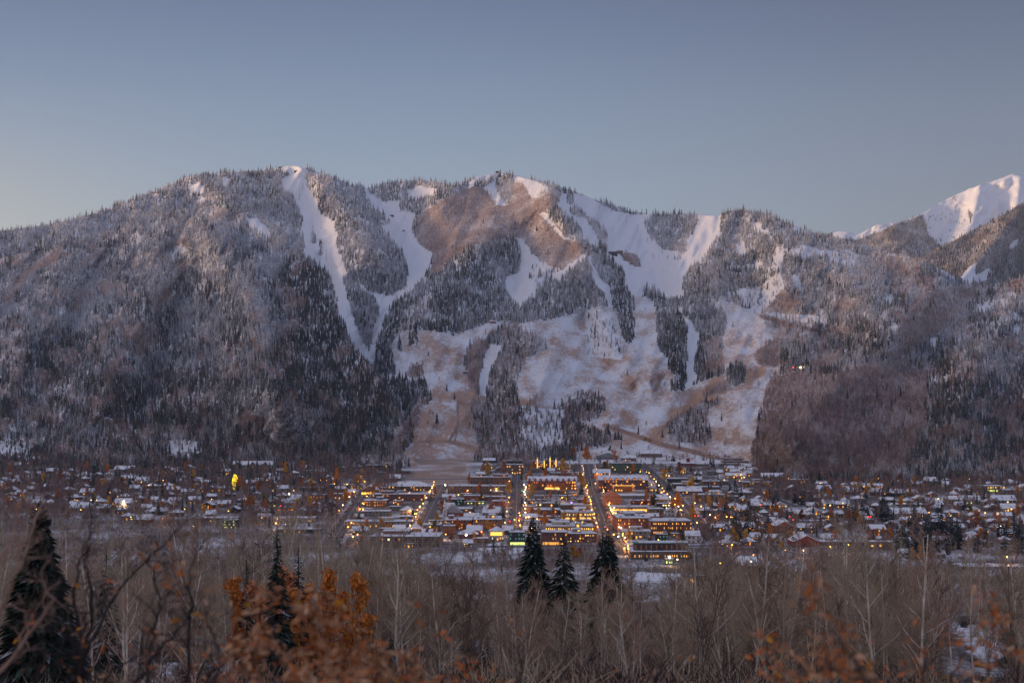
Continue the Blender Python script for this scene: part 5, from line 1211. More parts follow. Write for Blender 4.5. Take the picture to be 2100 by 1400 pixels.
def lamp(x, y, k='a', d=None):
    global nl
    z = float(gz(x, y)); u = 1050 + x / y * F; v = HV - (z - CZ) / y * F
    o = thing('street_lamp', None, 'street lamp', (x, y, z), 0, G_LAMP); link('post', LM[k][0], o); link('lamp_head', LM[k][1], o)
    if k != 'a' or (690 < u < 1470 and v > 985):
        pl = bpy.data.objects.new('bulb', LAMPD[k in 'wB']); COL.objects.link(pl); pl.parent = o; pl.location = (0, -1.3, 4.2)
    base = {'a': 'amber street lamp', 'w': 'white street lamp', 'b': 'large amber street lamp', 'B': 'brilliant white floodlight'}[k]
    lab_tree(o, base, u, v, 'street lamp', G_LAMP, ['glowing ' + base, base + ' shining']); nl += 1
def along(L_, off, y0, y1, step, k, jit=2):
    y = y0
    while y < y1:
        xs = [p[0] for p in L_]; ys = [p[1] for p in L_]; x = float(np.interp(y, ys, xs)) + off
        if r.random() < .88: lamp(x + r.uniform(-1.2, 1.2), y + r.uniform(-jit, jit) * 2.2, r.choice((k, k, k, k, 'w', 'b')))
        y += step * r.uniform(.75, 1.25)
r = random.Random(12)
along(LONG[3], 9.5, 1130, 1480, 14, 'a'); along(LONG[3], 9.5, 1480, 2100, 38, 'a'); along(LONG[3], -9.5, 1270, 2100, 44, 'a'); along(LONG[3], 13, 1300, 1450, 22, 'w')
along(LONG[1], -9.5, 1240, 1780, 26, 'a'); along(LONG[2], 9.5, 1260, 1760, 34, 'w'); along(LONG[2], -9.5, 1300, 1760, 90, 'a')
along(LONG[4], -9.5, 1420, 1960, 36, 'a'); along(LONG[4], 9.5, 1420, 1700, 60, 'a'); along(LONG[0], 9.5, 1250, 1740, 44, 'a'); along(LONG[0], -9.5, 1400, 1700, 80, 'a')
for (u, v, k) in [(913,1005,'B'),(956,1112,'B'),(1268,1112,'w'),(593,1024,'B'),(536,1050,'b'),(537,1074,'b'),(568,1074,'w'),(724,1115,'b'),(735,938,'a'),(745,943,'a'),(750,946,'a'),(756,951,'a'),(745,962,'a'),(566,1086,'b'),(586,1086,'w'),(1456,1066,'w'),
    (75,1056,'b'),(232,1044,'b'),(254,1040,'B'),(242,1026,'a'),(236,1016,'a'),(226,1018,'a'),(306,1002,'a'),(290,996,'a'),(436,1014,'a'),(431,1036,'a'),(334,1076,'b'),(397,1090,'w'),(432,1078,'a'),(1501,1132,'b'),(1373,1160,'B'),(1389,1161,'w'),(1476,1172,'b'),
    (1648,1144,'b'),(1702,1136,'b'),(1740,1132,'b'),(1567,1154,'a'),(1490,1072,'b'),(1502,1070,'a'),(1438,1050,'b'),(1500,1082,'a'),(1663,1092,'a'),(2020,1064,'b'),(1893,1026,'a'),(1924,1034,'b'),(2045,1066,'B'),(2052,1090,'w'),(2074,1056,'b'),(1690,1050,'a'),(1560,1026,'a'),(1572,1034,'a'),(1568,1018,'a'),(1682,998,'a'),
    (1507,980,'b'),(1519,982,'b'),(1528,980,'b'),(1527,960,'a'),(1313,976,'b'),(1296,944,'w'),(840,1018,'a'),(744,1040,'a'),(560,1014,'a'),(434,1032,'a'),(470,1040,'a'),(2065,1158,'b'),(1925,1092,'a'),(1905,1060,'a'),(1610,1140,'a'),(646,1000,'a'),(712,1000,'a'),(735,996,'b'),(748,997,'b'),(772,1010,'b'),(1545,1150,'a'),(1540,1166,'w'),(1350,1118,'a'),(1288,1140,'b'),(1280,1140,'b')]:
    x, D, z = at(u, v); lamp(x, D, k)
rr = random.Random(77)
for i in range(60):
    u = rr.uniform(150, 2090); v = rr.uniform(985, 1095)
    if u < 700: v = rr.uniform(985, 1060)
    x, D, z = at(u, v); lamp(x, D, 'a')
for i in range(46):
    u = rr.uniform(700, 1440); v = rr.uniform(1000, 1110); x, D, z = at(u, v); lamp(x, D, rr.choice('aaab'))  # extra lamps at random spots, added to strengthen the glow of the centre
print('LAMPS', nl)
# traffic signals
def signal(u, v, m, lab):
    x, D, z = at(u, v + 12); t = thing('traffic_signal', lab, 'traffic light', (x, D, z), 0, 'traffic signals over the town junctions')
    b = MB(); b.tube((0, 0, 0), (0, 0, 6.2), .12, .09, 6); b.tube((0, 0, 6), (2.0, 0, 6.2), .08, .06, 5); b.obj('post', [M_POLE], t)
    b = MB(); b.box(1.6, 2.4, -.2, .2, 4.8, 6.8); hd = b.obj('signal_head', [M_POLE], t)
    b = MB(); b.ball((2.0, -.28, 6.2), .42, 0, 8); b.obj('red_light' if m is REDL else 'green_light', [m], hd)
for (u, v, m, lab) in [(1061,1064,REDL,'large red traffic signal over the central street'),(1041,1070,REDL,'small red traffic signal left of the central street'),(1073,1068,REDL,'red traffic signal right of the central street'),(1237,1061,REDL,'left red traffic signal of the pair across the bright street'),(1244,1061,REDL,'right red traffic signal of the pair across the bright street'),
    (1421,1059,REDL,'left red traffic signal of the twin pair right of the brick hotel'),(1427,1059,REDL,'right red traffic signal of the twin pair right of the brick hotel'),(1438,1066,REDL,'orange-red traffic signal lowest beside the brick hotel wing'),(1615,1060,REDL,'left red traffic signal behind the red gabled house'),(1622,1067,REDL,'right red traffic signal above the red gabled house roof'),
    (1776,1060,REDL,'left red traffic signal in front of the dark spruce grove'),(1781,1060,REDL,'right red traffic signal in front of the dark spruce grove'),(572,1037,REDL,'red traffic signal beside the fuel station'),(1557,1035,REDL,'red signal among the spruces below the condo rows'),(1067,1005,GRNL,'small green traffic signal at the head of the central street'),(1176,1072,GRNL,'tall green light beside the glowing stone block'),(1684,1010,GRNL,'green signal right of the purple slope foot')]:
    signal(u, v, m, lab)
# cars
def make_car(paint, tail):
    b = MB()
    prof = [(-2.2,.45),(-2.2,.95),(-1.9,1.02),(-1.35,1.5),(.55,1.5),(1.15,1.0),(2.1,.9),(2.25,.45)]
    for s in (-.88, .88):
        pts = [(s, p[0], p[1]) for p in prof]; b.face(pts if s > 0 else pts[::-1])
    for (a, q), (c, d) in zip(prof, prof[1:] + prof[:1]): b.face([(-.88, a, q), (.88, a, q), (.88, c, d), (-.88, c, d)])
    return b.mesh('body', [paint])
wb = MB(); wb.tube((-.1, 0, .34), (.1, 0, .34), .34, .34, 10)
WH = wb.mesh('wheel', [bsdf('tyre_rubber', (.02,.02,.02))])
gl = MB(); gl.box(-.75, .75, -1.75, -1.65, 1.05, 1.4); gl.box(-.9, .9, -1.2, .5, 1.08, 1.42); GLM = gl.mesh('window', [M_GLASSD])
tl = MB(); tl.box(-.12, .12, -2.26, -2.2, .75, .92); TLM = tl.mesh('tail_light', [REDL])
hl = MB(); hl.box(-.12, .12, 2.26, 2.32, .65, .82); HLM = hl.mesh('headlight', [LAMPW])
snowcap = MB(); snowcap.box(-.8, .8, -1.3, .5, 1.502, 1.62); SCM = snowcap.mesh('snow_cover', [M_SNOW])
CARM = {c: make_car(bsdf('car_paint_' + c, k, .3, .6), 1) for c, k in dict(white=(.6,.6,.62), black=(.02,.02,.025), red=(.30,.03,.02), silver=(.35,.36,.38), blue=(.03,.07,.16)).items()}
def car(x, y, c, rz, on, lab):
    z = float(gz(x, y)) + .1; t = thing('car', lab, 'car', (x, y, z), rz, 'cars on the town streets'); link('body', CARM[c], t); link('window', GLM, t)
    for yy in (-1.35, 1.35):
        for xx in (-.82, .82): link('wheel', WH, t, (xx, yy, 0))
    link('snow_cover', SCM, t)
    for sx in (-.68, .68):
        if on: link('tail_light', TLM, t, (sx, 0, 0))
        if on: link('headlight', HLM, t, (sx, 0, 0))
for i, L_ in enumerate(LONG[:5]):
    for s in (-1, 1):
        y = 1200 + r.uniform(0, 40)
        while y < 1700:
            xs = [p[0] for p in L_]; ys = [p[1] for p in L_]; x = float(np.interp(y, ys, xs)) + s * 5.6
            if r.random() < .42 and min(abs(y - c_) for c_ in CROSS) > 10:
                c = r.choice(list(CARM)); u = 1050 + x / y * F; v = HV - (float(gz(x, y)) - CZ) / y * F
                car(x, y, c, 0 if s > 0 else math.pi, False, uniq('snow-topped %s car parked at the kerb' % c, u, v, ['parked %s car' % c]))
            y += r.uniform(9, 22)
for (x, y, c, rz, lab) in [(1, 1560, 'red', 0, 'red car driving up the middle of the central street with tail lights on'), (7, 1640, 'black', 0, 'black car farther up the central street with tail lights on'), (-4, 1585, 'black', 0, 'dark car turning left of the red car in the central street'), (-88, 1420, 'silver', 0, 'silver car with red tail lights below the white steeple'), (86, 1300, 'white', 0, 'white car with tail lights low in the bright street'), (178, 1385, 'white', 0, 'white car waiting at the junction right of the brick hotel')]:
    car(x, y, c, rz, True, lab)
# signs and glows on streets
def sign(u, v, w, h, m, lab):
    x, D, z = at(u, v + 6); t = thing('sign', lab, 'sign', (x, D, z)); b = MB(); b.tube((0, 0, 0), (0, 0, 3), .1, .1, 5); b.obj('post', [M_POLE], t); b = MB(); b.box(-w/2, w/2, -.15, .15, 2.4, 2.4 + h); b.obj('panel', [m], t)
sign(670, 992, 6, 1.4, LIT[1], 'fiery orange illuminated sign on the snow at the left of the town'); sign(1172, 1030, 1.2, 1.2, PURL, 'violet neon sign above the shop roofs'); sign(564, 1036, 9, .9, LITG, 'yellow illuminated canopy sign left of the fuel station')

# ================================================================ bare woods between the camera hill and the town
TT = []
for i in range(7):
    b, _ = twig_tree(100 + i, spread=.30 + .05 * (i % 3), nl=15, depth=3, twig=.0011, trunk=.011, fine=3, up=.6 + .35 * (i % 3), bare_to=.25 + .05 * (i % 2))
    TT.append(b)
print('twig faces', [len(b.F) for b in TT])
def split_mats(b):
    """trunk pieces (material 1) and twigs (material 0) as two meshes"""
    out = []
    for m in (1, 0):
        q = MB(); q.V = b.V; keep = [(f, 0) for f, i in zip(b.F, b.I) if i == m]
        used = sorted({k for f, _ in keep for k in f}); mp = {k: j for j, k in enumerate(used)}
        q.V = [b.V[k] for k in used]; q.F = [tuple(mp[k] for k in f) for f, _ in keep]; q.I = [0] * len(q.F); out.append(q)
    return out
BARE_T = []
for i, b in enumerate(TT):
    tr, tw = split_mats(b); BARE_T.append([(tr.mesh('trunk', [a]), tw.mesh('branches', [c])) for a, c in ((M_PALE, M_TWIG), (M_TWIG, M_TWIG), (M_PALE, M_TWIGR), (M_TWIGD, M_TWIGD))])
FAR_T = []
for i in range(5):
    b, _ = twig_tree(200 + i, spread=.34, nl=14, depth=2, twig=.0028, trunk=.011, fine=3, up=.7, bare_to=.2); FAR_T.append(b.mesh('bare_tree', [(M_TWIG, M_TWIGD, M_TWIGR, M_TWIG, M_TWIGD)[i], M_PALE if i not in (3, 4) else M_TWIG]))
def hmul(u): return float(np.interp(u, [0, 400, 760, 900, 1100, 1320, 1450, 1700, 2100], [1.30, 1.45, 1.40, 1.1, .90, .86, 1.15, 1.22, 1.1]))
G_BARE = 'bare pale-stemmed trees on the slope below the camera'
SPR = [(1095, 250), (1155, 230), (1243, 240), (568, 300), (85, 100)]
r = random.Random(33); cand = []
for i in range(7600):
    D = 128 + 1200 * r.random() ** 1.0; u = r.uniform(-60, 2160); x = (u - 1050) / F * D
    cand.append((D, u, x))
pts = []
for D, u, x in sorted(cand):
    if any((x - a) ** 2 + (D - b) ** 2 < (1.6 + D * .006) ** 2 for a, b in pts[-60:]): continue
    z = float(gz(x, D)); v0 = HV - (z - CZ) / D * F; dens = 1.0
    if 1280 < u < 1480 and D > 560: dens = .25
    if 900 < u < 1300 and D > 760: dens = .7
    if 1500 < u < 1620 and D > 700: dens = .3
    if 850 < u < 1500 and 240 < D < 420: dens = .55
    dens *= min(1.0, max(.12, .8 + 2.2 * float(fbm(np.array([x / 38.]), np.array([D / 55.]), 3)[0]))) if D < 700 else .95
    if 1925 < u < 2070: dens *= .12 if D < 520 else 1
    if 110 < u < 500 and D < 290: dens *= .35
    if 950 < u < 1360 and 250 < D < 520: dens *= .6
    if 480 < u < 790 and D < 150: dens = 0
    if D > 995 and 1300 < u < 1440: dens = 0
    if D > 1120 and u > 690: dens = 0
    if D > 1060 and u > 690: dens *= .8
    if r.random() > dens: continue
    pts.append((x, D))
print('BARE TREES', len(pts))
ind = [p for p in pts][:292]; rest = [p for p in pts][292:]
for x, D in ind:
    u = 1050 + x / D * F; z = float(gz(x, D)); h = r.uniform(8.5, 15.5) * hmul(u) * (1 + .6 * float(fbm(np.array([x / 22.]), np.array([D / 40.]), 2)[0])); k = r.choice((0, 0, 1, 2, 3)); tm, bm = r.choice(BARE_T)[k]
    if D < 150: h *= .85
    o = thing('bare_tree', None, 'bare tree', (x, D, z), r.uniform(0, 6), G_BARE)
    a = link('trunk', tm, o); c = link('branches', bm, o); wd = r.uniform(.85, 1.2) ; a.scale = c.scale = (h * wd, h * wd, h)
    o.rotation_euler = (r.gauss(0, .04), r.gauss(0, .05), r.uniform(0, 6))
    vt = HV - (z + h - CZ) / D * F
    s_ = 'tall' if h > 15 else ('low' if h < 11.5 else 'middling'); c_ = ('pale-trunked', 'brown', 'reddish pale-stemmed', 'dark brown')[k]
    lab = None
    # place by crown top, against what shows beside or above it
    near = sorted(LANDM, key=lambda l: abs(l[0] - u) + .25 * abs(l[1] - vt))
    row = 'front-row' if D < 130 else ('second-row' if D < 170 else 'back-row')
    side = lambda n: ('left' if u < n[0] - 4 else ('right' if u > n[0] + 4 else 'straight'))
    for shape in ('slender' if wd < 1 else 'spreading', 'thin' if wd < 1 else 'wide'):
        for n in near[:9]:
            q = '%s %s %s tree, %s, below and %s of the %s' % (s_, shape, c_, row, side(n) if side(n) != 'straight' else 'left', n[2])
            if len(q.split()) <= 16 and q not in USED: lab = q; break
        if lab: break
    if not lab: lab = uniq('%s %s bare tree' % (s_, c_), u, vt)
    USED.add(lab); setp(o, lab, 'bare tree', G_BARE)
P = np.array([(x, D, float(gz(x, D)) - .2) for x, D in rest]); n = len(P)
h = rng.uniform(8.5, 15.5, n) * np.array([hmul(1050 + x / D * F) for x, D in rest]) * (1 + .8 * fbm(P[:, 0] / 30., P[:, 1] / 60., 2)); wd = rng.uniform(.9, 1.3, n)
scatter('bare_woodland', FAR_T, None, P, np.stack([h * wd, h * wd, h], -1), rng.uniform(0, 6.28, n), np.zeros(n), np.zeros(n), 'mass of leafless grey-brown trees between the hillside and the town', 'woodland')
# brush on the hill
BR = []
for i in range(4):
    r2 = random.Random(300 + i); b = MB()
    for k in range(46):
        a = r2.uniform(0, 6.283); p = Vector((r2.gauss(0, .12), r2.gauss(0, .12), 0)); d = Vector((math.cos(a) * .6, math.sin(a) * .6, r2.uniform(.6, 1.5))).normalized()
        for s_ in range(3):
            q = p + d * .28; b.tube(p, q, .009 - .002 * s_, .007 - .002 * s_, 3)
            for _ in range(2):
                e = (d + Vector((r2.gauss(0, .6), r2.gauss(0, .6), r2.gauss(0, .4)))).normalized(); b.tube(q, q + e * r2.uniform(.15, .35), .004, .002, 3)
            d = (d + Vector((r2.gauss(0, .35), r2.gauss(0, .35), r2.gauss(0, .2)))).normalized(); p = q
    BR.append(b.mesh('brush', [(M_TWIG, M_TWIGR, M_DARKT, M_DARKT)[i]]))
n = 6800; D = 45 + 640 * rng.random(n) ** 1.3; u = rng.uniform(-60, 2160, n); x = (u - 1050) / F * D
keep = fbm(x / 25., D / 25., 3) > -.10; keep &= ~((u > 1925) & (u < 2070) & (rng.random(n) < .9)) & ~((u > 110) & (u < 500) & (rng.random(n) < .6) & (D > 120)) & ~((u > 950) & (u < 1360) & (D > 200) & (rng.random(n) < .6))
D = D[keep]; x = x[keep]; n = len(x); h = rng.uniform(1.6, 4.2, n)
scatter('brushwood', BR, None, np.stack([x, D, gz(x, D) - .1], -1), np.stack([h * 1.2, h * 1.2, h], -1), rng.uniform(0, 6.28, n), np.zeros(n), np.zeros(n), 'tangled dark brushwood covering the snowy hillside', 'brushwood')

# ================================================================ near spruces
def near_spruce(name, label, u, D, vtop, spread, seed, gap=.0, snow=.11, tiers=46, dens=20, second=None, droop=.4):
    x = (u - 1050) / F * D; z = float(gz(x, D)); h = CZ - (vtop - HV) / F * D - z
    o = thing(name, label, 'spruce tree', (x, D, z), 0)
    b = conifer_mesh(seed, tiers=tiers, dens=dens, spread=spread, droop=droop, snow=snow, gap=gap, wm=.55); c = b.obj('crown', spruce_mats(), o); c.scale = (h, h, h)
    k = link('trunk', trunk_mesh(.014, .97), o); k.scale = (h, h, h)
    if second:
        du, vt, s2 = second; h2 = CZ - (vt - HV) / F * D - z
        b = conifer_mesh(seed + 9, tiers=tiers, dens=dens, spread=s2, droop=droop, snow=snow, gap=gap, wm=.55); c = b.obj('crown', spruce_mats(), o, (du / F * D, .8, 0)); c.scale = (h2, h2, h2)
        k = link('trunk', trunk_mesh(.014, .97), o, (du / F * D, .8, 0)); k.scale = (h2, h2, h2)
near_spruce('spruce', 'tallest dark full spruce standing in front of the town centre', 1093, 250, 1056, .21, 1, dens=44, tiers=64)
near_spruce('spruce', 'dark open-branched spruce between the tallest spruce and the twin-topped one', 1156, 232, 1090, .22, 2, gap=.35, dens=34, tiers=56)
near_spruce('spruce', 'broad twin-topped dark spruce right of the town centre', 1236, 240, 1090, .25, 3, gap=.12, dens=42, tiers=60, second=(13, 1084, .25))
near_spruce('spruce', 'narrow ragged dark spruce with clubbed branches, left of the centre wood', 568, 131, 1086, .14, 4, gap=.25, dens=40)
near_spruce('spruce', 'smaller thin spruce right of the narrow ragged spruce', 612, 133, 1120, .12, 5, gap=.35, dens=26)
near_spruce('spruce', 'thin brownish spruce tip left of the narrow ragged spruce', 506, 133, 1138, .10, 6, gap=.4, dens=20)
near_spruce('spruce', 'large black spruce with snow-flecked boughs at the left picture edge', 82, 100, 1026, .24, 7, dens=90, tiers=90, snow=.03, gap=.1)
near_spruce('spruce', 'half-hidden small spruce in the bare wood left of the tallest spruce', 957, 235, 1195, .11, 8, gap=.4)
near_spruce('spruce', 'low snow-flecked spruce deep in the brush at lower left centre', 800, 160, 1290, .3, 9, snow=.25, gap=.2)
near_spruce('spruce', 'half-hidden dark spruce right of the twin-topped spruce', 1291, 225, 1214, .15, 10, gap=.3)
near_spruce('spruce', 'small snow-flecked spruce behind the near oak branches, lower left', 218, 170, 1120, .16, 11, gap=.3, snow=.2)
near_spruce('spruce', 'snow-dusted low spruce among brush beneath the open-branched spruce', 1000, 170, 1300, .3, 12, gap=.2, snow=.2)
# orange-leaved young aspens on the slope
r = random.Random(61)
OR = []
for i in range(3):
    b, lf = twig_tree(70 + i, spread=.18, nl=16, depth=3, leafn=2, twig=.0022, trunk=.010, fine=2, up=1.4); OR.append((b, lf))
def slope_aspen(u, D, vtop, i, mat, lab, wd=1.0):
    x = (u - 1050) / F * D; z = float(gz(x, D)); h = CZ - (vtop - HV) / F * D - z
    o = thing('young_aspen', lab, 'aspen tree', (x, D, z), r.uniform(0, 6), 'orange-leaved young aspens on the near slope'); b, lf = OR[i % 3]
    a = b.obj('trunk', [M_TWIG, M_PALE], o); c = lf.obj('crown', [mat], o); a.scale = c.scale = (h * wd * .8, h * wd * .8, h)
for (u, D, vt, i, m, lab) in [(738,129,1188,0,0,'brightest slim orange aspen right of the orange aspen group'),(722,128,1215,1,0,'lower orange aspen touching the brightest slim one'),(660,138,1172,1,0,'tallest orange aspen of the group below the narrow ragged spruce'),(640,136,1190,2,0,'orange aspen left of the tallest one in its group'),(596,136,1178,0,2,'rust-orange aspen right of the narrow ragged spruce foot'),
    (570,134,1200,1,0,'orange aspen directly below the narrow ragged spruce'),(503,138,1175,2,0,'orange aspen under the thin brownish spruce tip'),(530,133,1205,0,2,'short rusty aspen between the thin spruce tip and ragged spruce'),(690,133,1205,2,2,'short rusty aspen between the group and the brightest slim aspen'),(618,132,1215,1,0,'low orange aspen in the middle of the group')]:
    slope_aspen(u, D, vt, i, LEAFM[m], lab)

# ================================================================ oak scrub right in front of the camera (out of focus)
OAKL = [bsdf('oak_leaf_brown', (.40,.185,.09), .8, .2, noise=(30, .35)), bsdf('oak_leaf_rust', (.52,.16,.045), .8, .2, noise=(30, .35)), bsdf('oak_leaf_tan', (.56,.33,.19), .8, .2, noise=(30, .35)), bsdf('oak_leaf_yellow', (.55,.24,.02), .8, .2)]
def leaf(b, c, s, rr, m):
    a = Vector((rr.gauss(0, 1), rr.gauss(0, .7), rr.gauss(-.4, .8))).normalized(); e = a.cross(Vector((rr.gauss(0, 1), rr.gauss(0, 1), rr.gauss(0, 1)))).normalized(); n_ = a.cross(e)
    pts = [(0, 0), (.25, .16), (.38, .10), (.55, .24), (.68, .12), (.85, .16), (1, 0)]
    lft = [c + a * (s * p) + e * (s * q) + n_ * (s * .25 * q) for p, q in pts]; rgt = [c + a * (s * p) - e * (s * q) + n_ * (s * .25 * q) for p, q in pts]
    mid0, mid1 = c, c + a * s
    for i in range(len(pts) - 1):
        b.face([c + a * (s * pts[i][0]), lft[i], lft[i + 1], c + a * (s * pts[i + 1][0])], m); b.face([c + a * (s * pts[i][0]), c + a * (s * pts[i + 1][0]), rgt[i + 1], rgt[i]], m)
def px(u, v, D): return Vector(((u - 1050) / F * D, D, CZ + (HV - v) / F * D))
def oak(label, D, stems, seed, leafp=.3, lsize=.06, twl=.16, mat=M_DARKT, r0=.016, nside=7, cols=(4, 3, 2, .3), group='scrub oaks close to the camera', lmax=4, maxlev=3):
    """stems: list of polylines in (u, v) of the photo with optional thickness; each starts at the ground below"""
    rr = random.Random(seed); gx = (sum(s[0][0] for s in stems) / len(stems) - 1050) / F * D; base = Vector((gx, D, float(gz(gx, D))))
    o = thing('scrub_oak', label, 'oak shrub', base, 0, group); b = MB(); lf = MB()
    def twig(p, d, L, rad, lev):
        n = 3
        for s in range(n):
            d = (d + Vector((rr.gauss(0, .38), rr.gauss(0, .38), rr.gauss(.04, .3)))).normalized(); q = p + d * (L / n)
            b.tube(p - base, q - base, rad, rad * .75, 5); rad *= .75
            if lev < maxlev:
                for _ in range(2 if lev < 2 else 1):
                    if rr.random() < .8: twig(q, (d + Vector((rr.gauss(0, .8), rr.gauss(0, .8), rr.gauss(.2, .6)))).normalized(), L * rr.uniform(.5, .8), rad * .7, lev + 1)
            if lev >= 2 and rr.random() < leafp:
                for _ in range(rr.randint(1, lmax)): leaf(lf, q - base + Vector((rr.gauss(0, .02), rr.gauss(0, .02), rr.gauss(0, .02))), lsize * rr.uniform(.6, 1.25), rr, rr.choices(range(4), cols)[0])
            p = q
    for st in stems:
        P = [px(u_, v_, D + rr.uniform(-.3, .3)) for u_, v_ in st]; g0 = P[0].copy(); g0.z = float(gz(g0.x, g0.y)) - .03; P = [g0] + P
        N_ = len(P) - 1; ra = r0
        for i in range(N_):
            m = 4; q0 = P[i]
            for k in range(m):
                q1 = P[i].lerp(P[i + 1], (k + 1) / m) + Vector((rr.gauss(0, .006), rr.gauss(0, .01), rr.gauss(0, .006))); b.tube(q0 - base, q1 - base, ra, ra * .93, nside); ra *= .93
                if i > 0 or k > 1:
                    for _ in range(nside // 4):
                        if rr.random() < .75: twig(q1, ((q1 - q0).normalized() + Vector((rr.gauss(0, .8), rr.gauss(0, .8), rr.gauss(.1, .6)))).normalized(), twl * rr.uniform(.6, 1.4), ra * .5, 1)
                q0 = q1
        twig(q0, Vector((rr.gauss(0, .3), 0, 1)).normalized(), twl, ra, 1)
    b.obj('branches', [mat], o)
    if lf.F: lf.obj('leaves', OAKL, o)
oak('crooked near-black scrub oak with forked trunk reaching up at left', 7.0, [[(150,1400),(175,1330),(188,1255),(182,1180),(178,1140),(186,1080),(192,1010)],[(150,1400),(180,1320),(240,1215),(300,1150),(345,1110)],[(170,1345),(160,1290),(150,1230),(160,1160)]], 1, leafp=.004, twl=.16, r0=.018, lsize=.04)
oak('pale-tipped leaning oak branch crossing the large black spruce', 6.2, [[(-20,1400),(5,1245),(45,1160),(70,1080),(88,1015)],[(-60,1330),(-10,1150),(30,1110)],[(-30,1420),(60,1300),(110,1230)]], 2, leafp=.004, twl=.15, r0=.014, lsize=.04, mat=M_TWIGR)
oak('dark oak stems with sparse brown leaves left of centre', 6.0, [[(260,1420),(330,1330),(370,1285),(400,1250)],[(380,1410),(392,1250),(386,1200),(396,1140)],[(300,1420),(310,1300),(330,1230),(300,1150)]], 3, leafp=.02, twl=.15, r0=.012, lsize=.04)
oak('low tangle of dark oak twigs along the bottom left', 6.6, [[(60,1440),(80,1370),(120,1330)],[(200,1440),(230,1370),(290,1340)],[(-10,1440),(10,1380),(40,1330)],[(420,1440),(430,1380),(480,1340)]], 4, leafp=.015, twl=.15, r0=.010, lsize=.04)
for k, (dd, st) in enumerate([(5.2, [[(470,1450),(500,1405),(520,1345)],[(560,1450),(560,1395),(570,1325),(560,1280)]]), (4.9, [[(640,1450),(640,1395),(650,1325),(640,1270)],[(700,1450),(690,1405),(710,1355)]]), (5.3, [[(760,1450),(770,1425),(780,1365)],[(830,1460),(840,1435),(830,1395)]]), (4.6, [[(600,1460),(620,1455),(600,1425)],[(760,1460),(720,1455),(700,1425)]])]):
    oak(('brown-leaved scrub oak leftmost in the leafy clump at bottom centre-left','tallest rust-leaved scrub oak in the leafy clump with yellow leaves','brown-leaved scrub oak at the right end of the leafy clump','lowest blurred leafy oak in the middle of the clump')[k], dd, st, 20 + k, leafp=.25, lsize=.040, twl=.085, r0=.008, lmax=3, cols=(5, 2, 4, .6 if k == 1 else .05))
oak('scrub oak with fading leaves left of the bottom centre', 6.5, [[(900,1440),(905,1390),(900,1350)],[(980,1450),(985,1410)],[(440,1400),(450,1330),(430,1280)]], 30, leafp=.08, lsize=.042, twl=.14, r0=.007)
oak('very near blurred oak twig with orange leaves rising at lower right', 4.1, [[(1800,1440),(1760,1370),(1735,1320),(1700,1260),(1672,1215)],[(1745,1400),(1710,1370),(1690,1350)]], 41, leafp=.40, lsize=.034, twl=.05, r0=.006, lmax=2, cols=(3, 4, 4, .2), maxlev=2)
oak('blurred oak sprays with rust leaves along the bottom right', 5.5, [[(1560,1450),(1570,1400),(1560,1370)],[(1880,1450),(1890,1380),(1900,1330)],[(2010,1450),(2030,1350),(2040,1260)],[(1650,1450),(1660,1400)]], 42, leafp=.10, lsize=.040, twl=.10, r0=.006)
oak('dark oak twigs at the right picture edge', 6.5, [[(2080,1440),(2090,1350),(2080,1290)],[(1960,1450),(1950,1380)],[(1760,1450),(1780,1400)]], 43, leafp=.03, lsize=.04, twl=.12, r0=.008)
oak('leafless scrub oak low at the bottom centre', 9.0, [[(1060,1450),(1070,1370),(1060,1330)],[(1200,1450),(1190,1380),(1220,1330)],[(1350,1450),(1345,1390),(1370,1350)],[(1480,1450),(1470,1400)]], 44, leafp=.01, twl=.18, r0=.009, lsize=.04)

# ================================================================ lifts, huts and machines on the mountain
def mpt(u, v, Dfun=D_main):
    U = np.array([float(u)]); V = np.array([float(v)]); D = float(Dfun(U, V)[0]); p = world(U, V, np.array([D]))[0]; return p, D
def tower(u, v, hpx, lab, kind='T'):
    p, D = mpt(u, v); h = hpx * D / F; t = thing('lift_tower', lab, 'lift tower', tuple(p), 0, 'chairlift towers on the pistes')
    b = MB()
    if kind == 'T': b.tube((0, 0, -2), (0, 0, h), .8, .55, 6); b.obj('mast', [M_METAL], t); b = MB(); b.box(-4, 4, -.4, .4, h - .6, h + .3); b.obj('crossarm', [M_METAL], t)
    else:
        for sx in (-1, 1):
            for sy in (-1, 1): b.tube((sx * h * .12, sy * 3, -2), (sx * 1.0, sy * .8, h), .55, .4, 4)
        for k in range(5):
            z0 = h * k / 5; w_ = h * .12 * (1 - k / 5) + 1; b.tube((-w_, -2, z0), (w_ * .8, -2, z0 + h / 5), .3, .3, 3); b.tube((w_, -2, z0), (-w_ * .8, -2, z0 + h / 5), .3, .3, 3)
        b.obj('lattice', [M_METAL], t); b = MB(); b.box(-4.5, 4.5, -.6, .6, h - .4, h + .6); b.obj('crossarm', [M_METAL], t)
